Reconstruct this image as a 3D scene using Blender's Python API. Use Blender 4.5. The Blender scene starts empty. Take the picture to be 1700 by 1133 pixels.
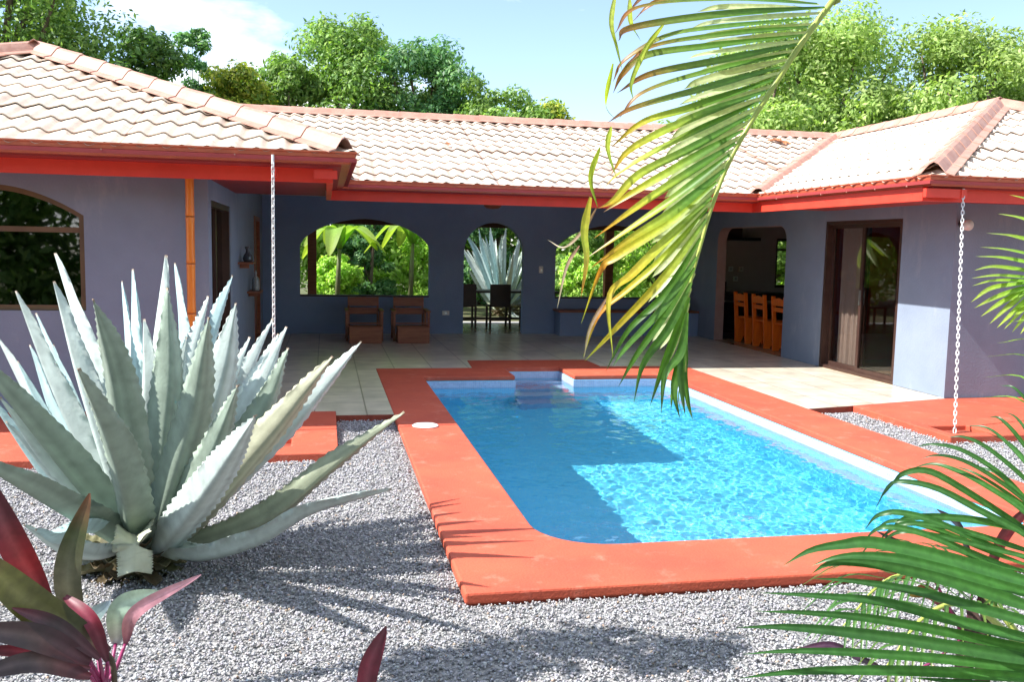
import bpy, bmesh, math, random
import numpy as np
from mathutils import Vector, Matrix, noise as mnoise
from mathutils.geometry import tessellate_polygon

S = bpy.context.scene
C = S.collection
R = math.radians
# ---------------------------------------------------------------- camera
cd = bpy.data.cameras.new('camera')
cam = bpy.data.objects.new('camera', cd)
C.objects.link(cam)
S.camera = cam
cd.sensor_width = 36.0
cd.lens = 36.0 * 1511.8 / 1700
cd.clip_end = 2000
cd.clip_start = 0.05
cr = Vector((0.9797497, -0.19921583, 0.02008907))
cu = Vector((0.0011497, 0.10592757, 0.99437318))
cf = Vector((0.20022287, 0.97421374, -0.10401154))
cam.matrix_world = Matrix(((cr.x, cu.x, -cf.x, 0), (cr.y, cu.y, -cf.y, 0), (cr.z, cu.z, -cf.z, 1.65), (0, 0, 0, 1)))
# ---------------------------------------------------------------- sky and sun
SUN = Vector((0.97, 0.055, -1.0)).normalized()          # the way the sunlight travels
sun_el = math.asin(-SUN.z)
sun_az = math.atan2(-SUN.x, -SUN.y)
w = bpy.data.worlds.new('World')
S.world = w
w.use_nodes = True
nt = w.node_tree
nt.nodes.clear()
out = nt.nodes.new('ShaderNodeOutputWorld')
bg = nt.nodes.new('ShaderNodeBackground')
sky = nt.nodes.new('ShaderNodeTexSky')
sky.sky_type = 'NISHITA'
sky.sun_disc = False
sky.sun_elevation = sun_el
sky.sun_rotation = sun_az
sky.air_density = 0.85
sky.dust_density = 0.1
sky.ozone_density = 1.5
bg.inputs[1].default_value = 0.095
tc = nt.nodes.new('ShaderNodeTexCoord')
mp = nt.nodes.new('ShaderNodeMapping')
mp.inputs['Scale'].default_value = (1.0, 1.0, 2.6)
mp.inputs['Location'].default_value = (7.1, 4.4, 1.2)
nz = nt.nodes.new('ShaderNodeTexNoise')
nz.inputs['Scale'].default_value = 2.3
nz.inputs['Detail'].default_value = 9
nz.inputs['Roughness'].default_value = 0.56
cr_ = nt.nodes.new('ShaderNodeValToRGB')
cr_.color_ramp.elements[0].position = 0.50
cr_.color_ramp.elements[0].color = (0.04, 0.04, 0.04, 1)
cr_.color_ramp.elements[1].position = 0.70
cr_.color_ramp.elements[1].color = (1, 1, 1, 1)
mx = nt.nodes.new('ShaderNodeMix')
mx.data_type = 'RGBA'
mx.inputs[7].default_value = (9.5, 9.7, 10.0, 1)
L = nt.links.new
L(tc.outputs['Generated'], mp.inputs[0]); L(mp.outputs[0], nz.inputs['Vector'])
sp = nt.nodes.new('ShaderNodeSeparateXYZ'); hi = nt.nodes.new('ShaderNodeMapRange')          # extra cloud overhead, out of view, added as soft fill for the shade
hi.inputs[1].default_value = 0.35; hi.inputs[2].default_value = 0.75; hi.inputs[3].default_value = 0.0; hi.inputs[4].default_value = 0.06
ad = nt.nodes.new('ShaderNodeMath'); ad.operation = 'ADD'
L(tc.outputs['Generated'], sp.inputs[0]); L(sp.outputs[2], hi.inputs[0]); L(nz.outputs[0], ad.inputs[0]); L(hi.outputs[0], ad.inputs[1])
L(ad.outputs[0], cr_.inputs[0]); L(cr_.outputs[0], mx.inputs[0]); L(sky.outputs[0], mx.inputs[6])
L(mx.outputs[2], bg.inputs[0]); L(bg.outputs[0], out.inputs[0])
sl = bpy.data.lights.new('sun', 'SUN')
sl.energy = 3.65
sl.angle = R(0.5)
sl.color = (1.0, 0.965, 0.91)
sun = bpy.data.objects.new('sun', sl)
C.objects.link(sun)
sun.rotation_euler = SUN.to_track_quat('-Z', 'Y').to_euler()
sun.location = (-30, 0, 30)
sl.cycles.is_caustics_light = True
S.view_settings.view_transform = 'Standard'
S.view_settings.look = 'None'
S.view_settings.gamma = 1
S.view_settings.exposure = 1.56
cy = S.cycles
cy.use_denoising = True
cy.max_bounces = 10
cy.diffuse_bounces = 6
cy.glossy_bounces = 4
cy.transmission_bounces = 8
cy.transparent_max_bounces = 12
cy.sample_clamp_indirect = 0
cy.caustics_refractive = True
cy.caustics_reflective = False
cy.blur_glossy = 0.5
rnd = random.Random(7)
rng = np.random.default_rng(11)

# ---------------------------------------------------------------- materials
MATS = {}
def mat(name, c1, c2=None, rough=0.7, scale=6.0, bump=0.0, bscale=40.0, metal=0.0, spec=0.5, detail=6, coat=0.0, stretch=(1, 1, 1), wear=None):
    m = bpy.data.materials.new(name); m.use_nodes = True
    n = m.node_tree; p = n.nodes['Principled BSDF']; lk = n.links.new
    p.inputs['Roughness'].default_value = rough
    p.inputs['Metallic'].default_value = metal
    p.inputs['Specular IOR Level'].default_value = spec
    p.inputs['Coat Weight'].default_value = coat
    t = n.nodes.new('ShaderNodeTexCoord'); mpn = n.nodes.new('ShaderNodeMapping'); mpn.inputs['Scale'].default_value = stretch
    lk(t.outputs['Object'], mpn.inputs[0])
    if c2 is None: c2 = tuple(x * 0.8 for x in c1)
    z = n.nodes.new('ShaderNodeTexNoise'); z.inputs['Scale'].default_value = scale; z.inputs['Detail'].default_value = detail
    z.inputs['Roughness'].default_value = 0.62
    r = n.nodes.new('ShaderNodeValToRGB')
    r.color_ramp.elements[0].position = 0.32; r.color_ramp.elements[0].color = (*c2, 1)
    r.color_ramp.elements[1].position = 0.68; r.color_ramp.elements[1].color = (*c1, 1)
    lk(mpn.outputs[0], z.inputs['Vector']); lk(z.outputs[0], r.inputs[0]); lk(r.outputs[0], p.inputs['Base Color'])
    if wear:
        z3 = n.nodes.new('ShaderNodeTexNoise'); z3.inputs['Scale'].default_value = wear[1]; z3.inputs['Detail'].default_value = 10; z3.inputs['Roughness'].default_value = 0.72
        m3 = n.nodes.new('ShaderNodeMapping'); m3.inputs['Scale'].default_value = wear[3]
        r3 = n.nodes.new('ShaderNodeValToRGB'); r3.color_ramp.elements[0].position = wear[4]; r3.color_ramp.elements[0].color = (0, 0, 0, 1)
        r3.color_ramp.elements[1].position = wear[4] + 0.14; r3.color_ramp.elements[1].color = (wear[0],) * 3 + (1,)
        x3 = n.nodes.new('ShaderNodeMix'); x3.data_type = 'RGBA'; x3.inputs[7].default_value = (*wear[2], 1)
        lk(t.outputs['Object'], m3.inputs[0]); lk(m3.outputs[0], z3.inputs['Vector']); lk(z3.outputs[0], r3.inputs[0]); lk(r3.outputs[0], x3.inputs[0])
        lk(r.outputs[0], x3.inputs[6]); lk(x3.outputs[2], p.inputs['Base Color'])
    if bump:
        z2 = n.nodes.new('ShaderNodeTexNoise'); z2.inputs['Scale'].default_value = bscale; z2.inputs['Detail'].default_value = 5
        b = n.nodes.new('ShaderNodeBump'); b.inputs['Strength'].default_value = bump; b.inputs['Distance'].default_value = 0.01
        lk(mpn.outputs[0], z2.inputs['Vector']); lk(z2.outputs[0], b.inputs['Height']); lk(b.outputs[0], p.inputs['Normal'])
    MATS[name] = m
    return m

def leafmat(name, transl=0.45, rough=0.5, spec=0.4, nscale=30.0, namp=0.35, bump=0.0, tint=(1.1, 1.25, 0.55)):
    """foliage: colour comes from the leaves' own colour attribute, thin leaves let light through"""
    m = bpy.data.materials.new(name); m.use_nodes = True
    n = m.node_tree; p = n.nodes['Principled BSDF']; lk = n.links.new
    o = n.nodes['Material Output']
    p.inputs['Roughness'].default_value = rough; p.inputs['Specular IOR Level'].default_value = spec
    a = n.nodes.new('ShaderNodeAttribute'); a.attribute_name = 'Col'
    t = n.nodes.new('ShaderNodeTexCoord')
    z = n.nodes.new('ShaderNodeTexNoise'); z.inputs['Scale'].default_value = nscale; z.inputs['Detail'].default_value = 4
    mr = n.nodes.new('ShaderNodeMapRange'); mr.inputs[1].default_value = 0.3; mr.inputs[2].default_value = 0.7
    mr.inputs[3].default_value = 1 - namp; mr.inputs[4].default_value = 1 + namp
    h = n.nodes.new('ShaderNodeMix'); h.data_type = 'RGBA'; h.blend_type = 'MULTIPLY'; h.inputs[0].default_value = 1.0
    lk(t.outputs['Object'], z.inputs['Vector']); lk(z.outputs[0], mr.inputs[0]); lk(a.outputs['Color'], h.inputs[6]); lk(mr.outputs[0], h.inputs[7])
    lk(h.outputs[2], p.inputs['Base Color'])
    if transl > 0:
        tr = n.nodes.new('ShaderNodeBsdfTranslucent'); mi = n.nodes.new('ShaderNodeMixShader'); mi.inputs[0].default_value = transl
        h2 = n.nodes.new('ShaderNodeMix'); h2.data_type = 'RGBA'; h2.blend_type = 'MULTIPLY'; h2.inputs[0].default_value = 1.0
        h2.inputs[7].default_value = (*tint, 1)
        lk(h.outputs[2], h2.inputs[6]); lk(h2.outputs[2], tr.inputs[0])
        lk(p.outputs[0], mi.inputs[1]); lk(tr.outputs[0], mi.inputs[2]); lk(mi.outputs[0], o.inputs[0])
    if bump:
        z2 = n.nodes.new('ShaderNodeTexNoise'); z2.inputs['Scale'].default_value = 60; b = n.nodes.new('ShaderNodeBump')
        b.inputs['Strength'].default_value = bump; b.inputs['Distance'].default_value = 0.005
        lk(t.outputs['Object'], z2.inputs['Vector']); lk(z2.outputs[0], b.inputs['Height']); lk(b.outputs[0], p.inputs['Normal'])
    MATS[name] = m
    return m

wallblue = mat('blue_grey_render', (0.235, 0.285, 0.37), (0.19, 0.235, 0.31), 0.85, 1.1, 0.35, 45, wear=(0.35, 2.2, (0.40, 0.42, 0.46), (1, 1, .35), .56))
walldark = mat('navy_render', (0.25, 0.33, 0.50), (0.20, 0.27, 0.43), 0.85, 0.9, 0.35, 45)
wallin = mat('interior_plaster', (0.50, 0.42, 0.38), (0.44, 0.36, 0.32), 0.85, 2)
walljamb = mat('pink_plaster', (0.42, 0.27, 0.23), (0.36, 0.22, 0.19), 0.85, 4)
wallred = mat('dark_red_plaster', (0.50, 0.05, 0.04), (0.42, 0.04, 0.03), 0.8, 2)
wallcream = mat('cream_interior', (0.2, 0.18, 0.15), None, 0.85, 2)
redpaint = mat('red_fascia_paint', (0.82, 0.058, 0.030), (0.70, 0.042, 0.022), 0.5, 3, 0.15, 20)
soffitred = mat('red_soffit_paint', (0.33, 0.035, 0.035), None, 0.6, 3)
guttermat = mat('copper_brown_gutter', (0.60, 0.15, 0.075), (0.48, 0.11, 0.055), 0.35, 8, 0.0, 20, 0.25, 0.5)
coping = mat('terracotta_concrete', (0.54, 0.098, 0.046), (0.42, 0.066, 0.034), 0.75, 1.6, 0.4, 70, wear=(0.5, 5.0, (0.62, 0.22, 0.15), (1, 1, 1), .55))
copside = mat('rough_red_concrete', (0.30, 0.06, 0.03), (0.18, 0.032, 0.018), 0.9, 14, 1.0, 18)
capmat = mat('pink_ridge_tile', (0.50, 0.29, 0.22), (0.38, 0.18, 0.13), 0.6, 5, 0.3, 30)
wood = mat('reddish_wood', (0.34, 0.115, 0.05), (0.20, 0.055, 0.025), 0.45, 3, 0.1, 40, stretch=(1, 8, 8))
orangewood = mat('orange_wood', (0.90, 0.19, 0.014), (0.74, 0.12, 0.01), 0.35, 5, 0.1, 40, stretch=(6, 6, 1))
darkwood = mat('dark_brown_wood', (0.06, 0.025, 0.015), (0.035, 0.015, 0.01), 0.5, 5)
doorframe = mat('dark_bronze_frame', (0.085, 0.045, 0.035), (0.06, 0.03, 0.025), 0.4, 5, 0, 10, 0.3)
winframe = mat('brown_window_frame', (0.15, 0.085, 0.035), (0.11, 0.06, 0.025), 0.45, 5)
bamboo = mat('varnished_bamboo', (0.85, 0.28, 0.03), (0.68, 0.17, 0.015), 0.3, 7, 0.1, 30, stretch=(5, 5, 0.6))
chainmat = mat('white_painted_chain', (0.82, 0.82, 0.80), (0.6, 0.6, 0.58), 0.45, 20)
plastic = mat('white_plastic', (0.75, 0.74, 0.70), (0.68, 0.67, 0.63), 0.4, 5)
steel = mat('brushed_steel', (0.55, 0.55, 0.55), (0.4, 0.4, 0.4), 0.3, 4, 0, 10, 0.9)
blackglass = mat('black_glass', (0.01, 0.01, 0.012), None, 0.08, 4)
blackish = mat('black_lacquer', (0.02, 0.02, 0.022), None, 0.4, 4)
curtainm = mat('sheer_curtain', (0.68, 0.60, 0.55), (0.58, 0.51, 0.46), 0.9, 6)
barkm = mat('tree_bark', (0.16, 0.12, 0.085), (0.07, 0.05, 0.035), 0.9, 9, 1.0, 14, stretch=(1, 1, 0.3))
palebark = mat('pale_bark', (0.30, 0.26, 0.20), (0.18, 0.15, 0.11), 0.9, 9, 0.6, 14, stretch=(1, 1, 0.3))
stemm = mat('brown_stem', (0.10, 0.07, 0.045), (0.05, 0.035, 0.02), 0.8, 30)
magstem = mat('magenta_stem', (0.33, 0.03, 0.13), (0.18, 0.015, 0.07), 0.4, 30)
vasem = mat('glazed_grey_vase', (0.09, 0.10, 0.11), (0.05, 0.05, 0.06), 0.2, 10)
vasem2 = mat('silver_glass_bottle', (0.35, 0.37, 0.36), (0.15, 0.16, 0.16), 0.15, 60, 0.5, 50)
deadleaf = mat('dried_leaf', (0.42, 0.17, 0.07), (0.3, 0.1, 0.04), 0.8, 20)
rachm = mat('palm_rachis_green', (0.42, 0.47, 0.10), (0.30, 0.36, 0.07), 0.4, 12)
palmtrunk = mat('palm_trunk', (0.10, 0.05, 0.04), (0.05, 0.025, 0.02), 0.9, 10, 0.5, 12)
leafm = leafmat('leaf_foliage', 0.42)
agavem = leafmat('agave_skin', 0.0, 0.55, 0.35, 14, 0.13, 0.25)
palmm = leafmat('palm_leaflet', 0.5, 0.38, 0.5, 50, 0.18, 0, (1.15, 1.2, 0.5))
cordm = leafmat('cordyline_leaf', 0.2, 0.4, 0.5, 40, 0.25, 0, (1.1, 0.9, 0.6))

def glassmat(name, tint, fres):
    m = bpy.data.materials.new(name); m.use_nodes = True
    n = m.node_tree; n.nodes.clear(); lk = n.links.new
    o = n.nodes.new('ShaderNodeOutputMaterial'); g = n.nodes.new('ShaderNodeBsdfGlossy'); t = n.nodes.new('ShaderNodeBsdfTransparent')
    g.inputs['Roughness'].default_value = 0.02
    t.inputs[0].default_value = (*tint, 1)
    f = n.nodes.new('ShaderNodeLayerWeight'); f.inputs[0].default_value = 0.5
    pw = n.nodes.new('ShaderNodeMath'); pw.operation = 'POWER'; pw.inputs[1].default_value = 4.0
    ma = n.nodes.new('ShaderNodeMath'); ma.operation = 'MULTIPLY_ADD'; ma.inputs[1].default_value = 0.85; ma.inputs[2].default_value = fres; ma.use_clamp = True
    mi = n.nodes.new('ShaderNodeMixShader')
    lk(f.outputs[1], pw.inputs[0]); lk(pw.outputs[0], ma.inputs[0]); lk(ma.outputs[0], mi.inputs[0]); lk(t.outputs[0], mi.inputs[1]); lk(g.outputs[0], mi.inputs[2]); lk(mi.outputs[0], o.inputs[0])
    return m
pane_dark = glassmat('tinted_window_glass', (0.16, 0.17, 0.16), 0.14)
pane_clear = glassmat('door_glass', (0.75, 0.72, 0.70), 0.06)

def watermat():
    m = bpy.data.materials.new('pool_water'); m.use_nodes = True
    n = m.node_tree; n.nodes.clear(); lk = n.links.new
    o = n.nodes.new('ShaderNodeOutputMaterial'); g = n.nodes.new('ShaderNodeBsdfGlass')
    g.inputs['Roughness'].default_value = 0.0; g.inputs['IOR'].default_value = 1.33; g.inputs[0].default_value = (0.93, 0.985, 1, 1)
    lk(g.outputs[0], o.inputs[0])
    return m
waterm = watermat()

def poolmat(name, c1, c2, grout, size):
    m = bpy.data.materials.new(name); m.use_nodes = True
    n = m.node_tree; p = n.nodes['Principled BSDF']; lk = n.links.new
    p.inputs['Roughness'].default_value = 0.35
    t = n.nodes.new('ShaderNodeTexCoord')
    v = n.nodes.new('ShaderNodeTexVoronoi'); v.distance = 'CHEBYCHEV'; v.inputs['Randomness'].default_value = 0.0; v.inputs['Scale'].default_value = 1 / size
    wn = n.nodes.new('ShaderNodeTexWhiteNoise')
    r = n.nodes.new('ShaderNodeMix'); r.data_type = 'RGBA'; r.inputs[6].default_value = (*c1, 1); r.inputs[7].default_value = (*c2, 1)
    g = n.nodes.new('ShaderNodeMix'); g.data_type = 'RGBA'; g.inputs[7].default_value = (*grout, 1)
    cmp_ = n.nodes.new('ShaderNodeMath'); cmp_.operation = 'GREATER_THAN'; cmp_.inputs[1].default_value = 0.45
    lk(t.outputs['Object'], v.inputs['Vector']); lk(v.outputs['Position'], wn.inputs['Vector'])
    lk(wn.outputs['Value'], r.inputs[0]); lk(v.outputs['Distance'], cmp_.inputs[0]); lk(cmp_.outputs[0], g.inputs[0]); lk(r.outputs[2], g.inputs[6])
    lk(g.outputs[2], p.inputs['Base Color'])
    return m
poolm = poolmat('blue_pool_mosaic', (0.17, 0.73, 0.94), (0.08, 0.65, 0.93), (0.3, 0.75, 0.88), 0.025)
poolband = poolmat('pale_pool_mosaic', (0.42, 0.52, 0.72), (0.32, 0.42, 0.62), (0.6, 0.6, 0.7), 0.025)

def tilemat():
    m = bpy.data.materials.new('beige_floor_tiles'); m.use_nodes = True
    n = m.node_tree; p = n.nodes['Principled BSDF']; lk = n.links.new
    p.inputs['Roughness'].default_value = 0.28
    t = n.nodes.new('ShaderNodeTexCoord'); mpn = n.nodes.new('ShaderNodeMapping'); mpn.inputs['Location'].default_value = (0.11, 0.04, 0)
    b = n.nodes.new('ShaderNodeTexBrick'); b.offset = 0.0; b.inputs['Scale'].default_value = 1.0
    b.inputs['Brick Width'].default_value = 0.5; b.inputs['Row Height'].default_value = 0.5; b.inputs['Mortar Size'].default_value = 0.007
    b.inputs['Color1'].default_value = (0.64, 0.58, 0.47, 1); b.inputs['Color2'].default_value = (0.57, 0.515, 0.41, 1); b.inputs['Mortar'].default_value = (0.27, 0.23, 0.18, 1)
    z = n.nodes.new('ShaderNodeTexNoise'); z.inputs['Scale'].default_value = 3.5; z.inputs['Detail'].default_value = 8
    mr = n.nodes.new('ShaderNodeMapRange'); mr.inputs[1].default_value = 0.3; mr.inputs[2].default_value = 0.7; mr.inputs[3].default_value = 0.78; mr.inputs[4].default_value = 1.2
    h = n.nodes.new('ShaderNodeMix'); h.data_type = 'RGBA'; h.blend_type = 'MULTIPLY'; h.inputs[0].default_value = 1
    lk(t.outputs['Object'], mpn.inputs[0]); lk(mpn.outputs[0], b.inputs['Vector']); lk(t.outputs['Object'], z.inputs['Vector']); lk(z.outputs[0], mr.inputs[0])
    lk(b.outputs['Color'], h.inputs[6]); lk(mr.outputs[0], h.inputs[7]); lk(h.outputs[2], p.inputs['Base Color'])
    return m
tilem = tilemat()

def gravelsheet():
    m = bpy.data.materials.new('grey_gravel'); m.use_nodes = True
    n = m.node_tree; p = n.nodes['Principled BSDF']; lk = n.links.new
    p.inputs['Roughness'].default_value = 0.9
    t = n.nodes.new('ShaderNodeTexCoord')
    v = n.nodes.new('ShaderNodeTexVoronoi'); v.inputs['Scale'].default_value = 55
    r = n.nodes.new('ShaderNodeValToRGB')
    r.color_ramp.elements[0].color = (0.10, 0.10, 0.11, 1); r.color_ramp.elements[1].color = (0.42, 0.41, 0.40, 1)
    b = n.nodes.new('ShaderNodeBump'); b.inputs['Strength'].default_value = 1.0; b.inputs['Distance'].default_value = 0.012; b.invert = True
    lk(t.outputs['Object'], v.inputs['Vector']); lk(v.outputs['Color'], r.inputs[0]); lk(r.outputs[0], p.inputs['Base Color'])
    lk(v.outputs['Distance'], b.inputs['Height']); lk(b.outputs[0], p.inputs['Normal'])
    return m
gravelm = gravelsheet()

def attrmat(name, rough):
    m = bpy.data.materials.new(name); m.use_nodes = True
    n = m.node_tree; p = n.nodes['Principled BSDF']; p.inputs['Roughness'].default_value = rough
    a = n.nodes.new('ShaderNodeAttribute'); a.attribute_name = 'Col'
    n.links.new(a.outputs['Color'], p.inputs['Base Color'])
    return m
stonem = attrmat('gravel_stone', 0.75)

def rooftile():
    m = bpy.data.materials.new('cream_roof_tiles'); m.use_nodes = True
    n = m.node_tree; p = n.nodes['Principled BSDF']; lk = n.links.new
    p.inputs['Roughness'].default_value = 0.55
    t = n.nodes.new('ShaderNodeTexCoord')
    z = n.nodes.new('ShaderNodeTexNoise'); z.inputs['Scale'].default_value = 1.6; z.inputs['Detail'].default_value = 9; z.inputs['Roughness'].default_value = 0.7
    r = n.nodes.new('ShaderNodeValToRGB')
    r.color_ramp.elements[0].position = 0.30; r.color_ramp.elements[0].color = (0.54, 0.39, 0.30, 1)
    r.color_ramp.elements[1].position = 0.62; r.color_ramp.elements[1].color = (0.74, 0.65, 0.53, 1)
    a = n.nodes.new('ShaderNodeAttribute'); a.attribute_name = 'Col'
    h = n.nodes.new('ShaderNodeMix'); h.data_type = 'RGBA'; h.blend_type = 'MULTIPLY'; h.inputs[0].default_value = 1
    z2 = n.nodes.new('ShaderNodeTexNoise'); z2.inputs['Scale'].default_value = 9; z2.inputs['Detail'].default_value = 10; z2.inputs['Roughness'].default_value = 0.75
    r2 = n.nodes.new('ShaderNodeValToRGB'); r2.color_ramp.elements[0].position = 0.56; r2.color_ramp.elements[0].color = (1, 1, 1, 1)
    r2.color_ramp.elements[1].position = 0.72; r2.color_ramp.elements[1].color = (0.42, 0.36, 0.30, 1)      # lichen and dirt specks
    h2 = n.nodes.new('ShaderNodeMix'); h2.data_type = 'RGBA'; h2.blend_type = 'MULTIPLY'; h2.inputs[0].default_value = 1
    lk(t.outputs['Object'], z2.inputs['Vector']); lk(z2.outputs[0], r2.inputs[0])
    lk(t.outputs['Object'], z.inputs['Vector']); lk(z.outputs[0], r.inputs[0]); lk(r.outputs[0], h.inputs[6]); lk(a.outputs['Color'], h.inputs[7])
    lk(h.outputs[2], h2.inputs[6]); lk(r2.outputs[0], h2.inputs[7]); lk(h2.outputs[2], p.inputs['Base Color'])
    return m
roofm = rooftile()

# ---------------------------------------------------------------- mesh helpers
class MB:
    def __init__(s): s.v = []; s.f = []; s.c = []
    def add(s, vs, fs, col=None):
        o = len(s.v); s.v += [tuple(p) for p in vs]; s.f += [tuple(i + o for i in f) for f in fs]
        s.c += [col or (1, 1, 1)] * len(vs) if not isinstance(col, list) else col
        return s
    def box(s, x0, x1, y0, y1, z0, z1):
        return s.add([(x0, y0, z0), (x1, y0, z0), (x1, y1, z0), (x0, y1, z0), (x0, y0, z1), (x1, y0, z1), (x1, y1, z1), (x0, y1, z1)],
                     [(0, 3, 2, 1), (4, 5, 6, 7), (0, 1, 5, 4), (1, 2, 6, 5), (2, 3, 7, 6), (3, 0, 4, 7)])
    def obox(s, c, ax, ay, az):
        c, ax, ay, az = map(Vector, (c, ax, ay, az)); vs = []
        for k in (-1, 1):
            for i, j in ((-1, -1), (1, -1), (1, 1), (-1, 1)): vs.append(c + ax * i + ay * j + az * k)
        return s.add(vs, [(0, 3, 2, 1), (4, 5, 6, 7), (0, 1, 5, 4), (1, 2, 6, 5), (2, 3, 7, 6), (3, 0, 4, 7)])
    def tube(s, pts, rad, n=10, caps=True, col=None):
        pts = [Vector(p) for p in pts]; N = len(pts)
        rad = rad if isinstance(rad, (list, tuple)) else [rad] * N
        vs = []; ref = None
        for i, p in enumerate(pts):
            t = (pts[min(i + 1, N - 1)] - pts[max(i - 1, 0)])
            if t.length < 1e-9: t = Vector((0, 0, 1))
            t.normalize()
            if ref is None: ref = t.orthogonal().normalized()
            a = (ref - t * ref.dot(t))
            if a.length < 1e-6: a = t.orthogonal()
            a.normalize(); ref = a; b = t.cross(a)
            for k in range(n):
                an = 2 * math.pi * k / n; vs.append(p + (a * math.cos(an) + b * math.sin(an)) * rad[i])
        fs = [(i * n + k, i * n + (k + 1) % n, (i + 1) * n + (k + 1) % n, (i + 1) * n + k) for i in range(N - 1) for k in range(n)]
        if caps: fs += [tuple(range(n))[::-1], tuple(range((N - 1) * n, N * n))]
        return s.add(vs, fs, col)
    def lathe(s, c, prof, n=24, col=None):
        c = Vector(c); vs = []
        for r, z in prof:
            for k in range(n): vs.append(c + Vector((r * math.cos(2 * math.pi * k / n), r * math.sin(2 * math.pi * k / n), z)))
        N = len(prof)
        fs = [(i * n + k, i * n + (k + 1) % n, (i + 1) * n + (k + 1) % n, (i + 1) * n + k) for i in range(N - 1) for k in range(n)]
        fs += [tuple(range(n))[::-1], tuple(range((N - 1) * n, N * n))]
        return s.add(vs, fs, col)
    def slab(s, outer, holes, fr, t0, t1):
        """a plate cut to an outline with holes; fr(a, b, t) places plate coordinates in the world"""
        loops = [list(outer)] + [list(h) for h in holes]
        tris = tessellate_polygon([[Vector((a, b, 0)) for a, b in l] for l in loops])
        flat = [p for l in loops for p in l]; n = len(flat)
        vs = [fr(a, b, t0) for a, b in flat] + [fr(a, b, t1) for a, b in flat]
        fs = [tuple(t) for t in tris] + [tuple(i + n for i in reversed(t)) for t in tris]
        o = 0
        for l in loops:
            m = len(l)
            for i in range(m): j = (i + 1) % m; fs.append((o + i, o + j, n + o + j, n + o + i))
            o += m
        return s.add(vs, fs)
    def build(s, name, m, parent=None, smooth=False, recalc=True, bevel=0.0, col=False):
        me = bpy.data.meshes.new(name); me.from_pydata(s.v, [], s.f)
        if recalc or bevel:
            b = bmesh.new(); b.from_mesh(me)
            if recalc: bmesh.ops.recalc_face_normals(b, faces=b.faces)
            b.to_mesh(me); b.free()
        if col:
            at = me.color_attributes.new('Col', 'FLOAT_COLOR', 'POINT')
            arr = np.ones((len(s.v), 4), np.float32); arr[:, :3] = np.array(s.c, np.float32).reshape(-1, 3); at.data.foreach_set('color', arr.ravel())
        if smooth: me.shade_smooth()
        me.materials.append(m)
        o = bpy.data.objects.new(name, me); C.objects.link(o)
        if parent is not None: o.parent = parent
        if bevel:
            bm = o.modifiers.new('bevel', 'BEVEL'); bm.width = bevel; bm.segments = 2; bm.limit_method = 'ANGLE'
        return o

def tag(o, label=None, cat=None, group=None, kind=None):
    if label: o['label'] = label
    if cat: o['category'] = cat
    if group: o['group'] = group
    if kind: o['kind'] = kind
    return o
def thing(name, label, cat, loc=(0, 0, 0), group=None):
    o = bpy.data.objects.new(name, None); C.objects.link(o); o.location = loc; o.empty_display_size = 0.1
    return tag(o, label, cat, group)
def copy_thing(src, loc, label, rz=0.0, scale=None):
    def cp(o, par):
        c = o.copy(); C.objects.link(c)
        if par is not None: c.parent = par
        for ch in list(o.children): cp(ch, c)
        return c
    c = cp(src, None); c.location = loc; c.rotation_euler = (0, 0, rz); c['label'] = label
    if scale: c.scale = scale if isinstance(scale, tuple) else (scale,) * 3
    return c
def part(name, mb, m, parent, off=None, **k):
    """a part given in world coordinates; its thing's origin is taken off"""
    if off is None: off = parent.location
    if Vector(off).length > 0: mb.v = [(p[0] - off[0], p[1] - off[1], p[2] - off[2]) for p in mb.v]
    return mb.build(name, m, parent, **k)
def struct(name, mb, m, **k): return tag(mb.build(name, m, **k), kind='structure')
FZ = lambda a, b, t: (a, b, t)          # plan plates
# ================================================================ ground, pool, patio
WZ = -0.14           # water level
GZ = -0.055           # gravel level
def arc(cx, cy, r, a0, a1, n=8):
    return [(cx + r * math.cos(R(a0 + (a1 - a0) * i / n)), cy + r * math.sin(R(a0 + (a1 - a0) * i / n))) for i in range(n + 1)]
x0, x1, y0, y1 = 1.19, 4.384, 4.73, 11.243
POOL = arc(x0 + .42, y0 + .42, .42, 180, 270) + arc(x1 - .25, y0 + .25, .25, 270, 360) + arc(x1 - .12, y1 - .12, .12, 0, 90, 4) + \
    [(3.14, y1), (3.14, 12.03), (2.36, 12.03), (2.36, y1), (x0, y1)]
COPE = [(0.645, 4.125), (4.99, 4.125), (4.99, 12.056), (3.76, 12.10), (3.752, 12.815), (1.979, 12.815), (1.93, 12.03), (0.645, 12.03)]
PATIO = [(-1.1, 16.77), (-1.1, 8.983), (0.097, 8.983), (0.097, 8.77), (0.645, 8.77), (0.645, 12.03), (1.93, 12.03), (1.979, 12.815), (3.752, 12.815),
         (3.76, 12.10), (4.99, 12.056), (4.99, 8.674), (5.588, 8.804), (6.99, 9.16), (6.99, 16.77)]
big = [(-320, -60), (320, -60), (320, 420), (-320, 420)]
struct('ground', MB().slab(big, [[(-3, 3), (7.5, 3), (7.5, 13.5), (-3, 13.5)]], FZ, -0.16, -0.9), mat('garden_soil', (0.10, 0.13, 0.035), (0.07, 0.05, 0.03), 0.95, 1.5, 1.0, 12))
struct('gravel_ground', MB().slab([(-9, -5), (16, -5), (16, 13.3), (-9, 13.3)], [[(0.7, 4.2), (4.95, 4.2), (4.95, 12.0), (3.7, 12.0), (3.7, 12.75), (2.0, 12.75), (2.0, 12.0), (0.7, 12.0)]], FZ, GZ - 0.012, -0.3), gravelm)
struct('patio', MB().slab(PATIO, [], FZ, 0.0, -0.16), tilem)
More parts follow.
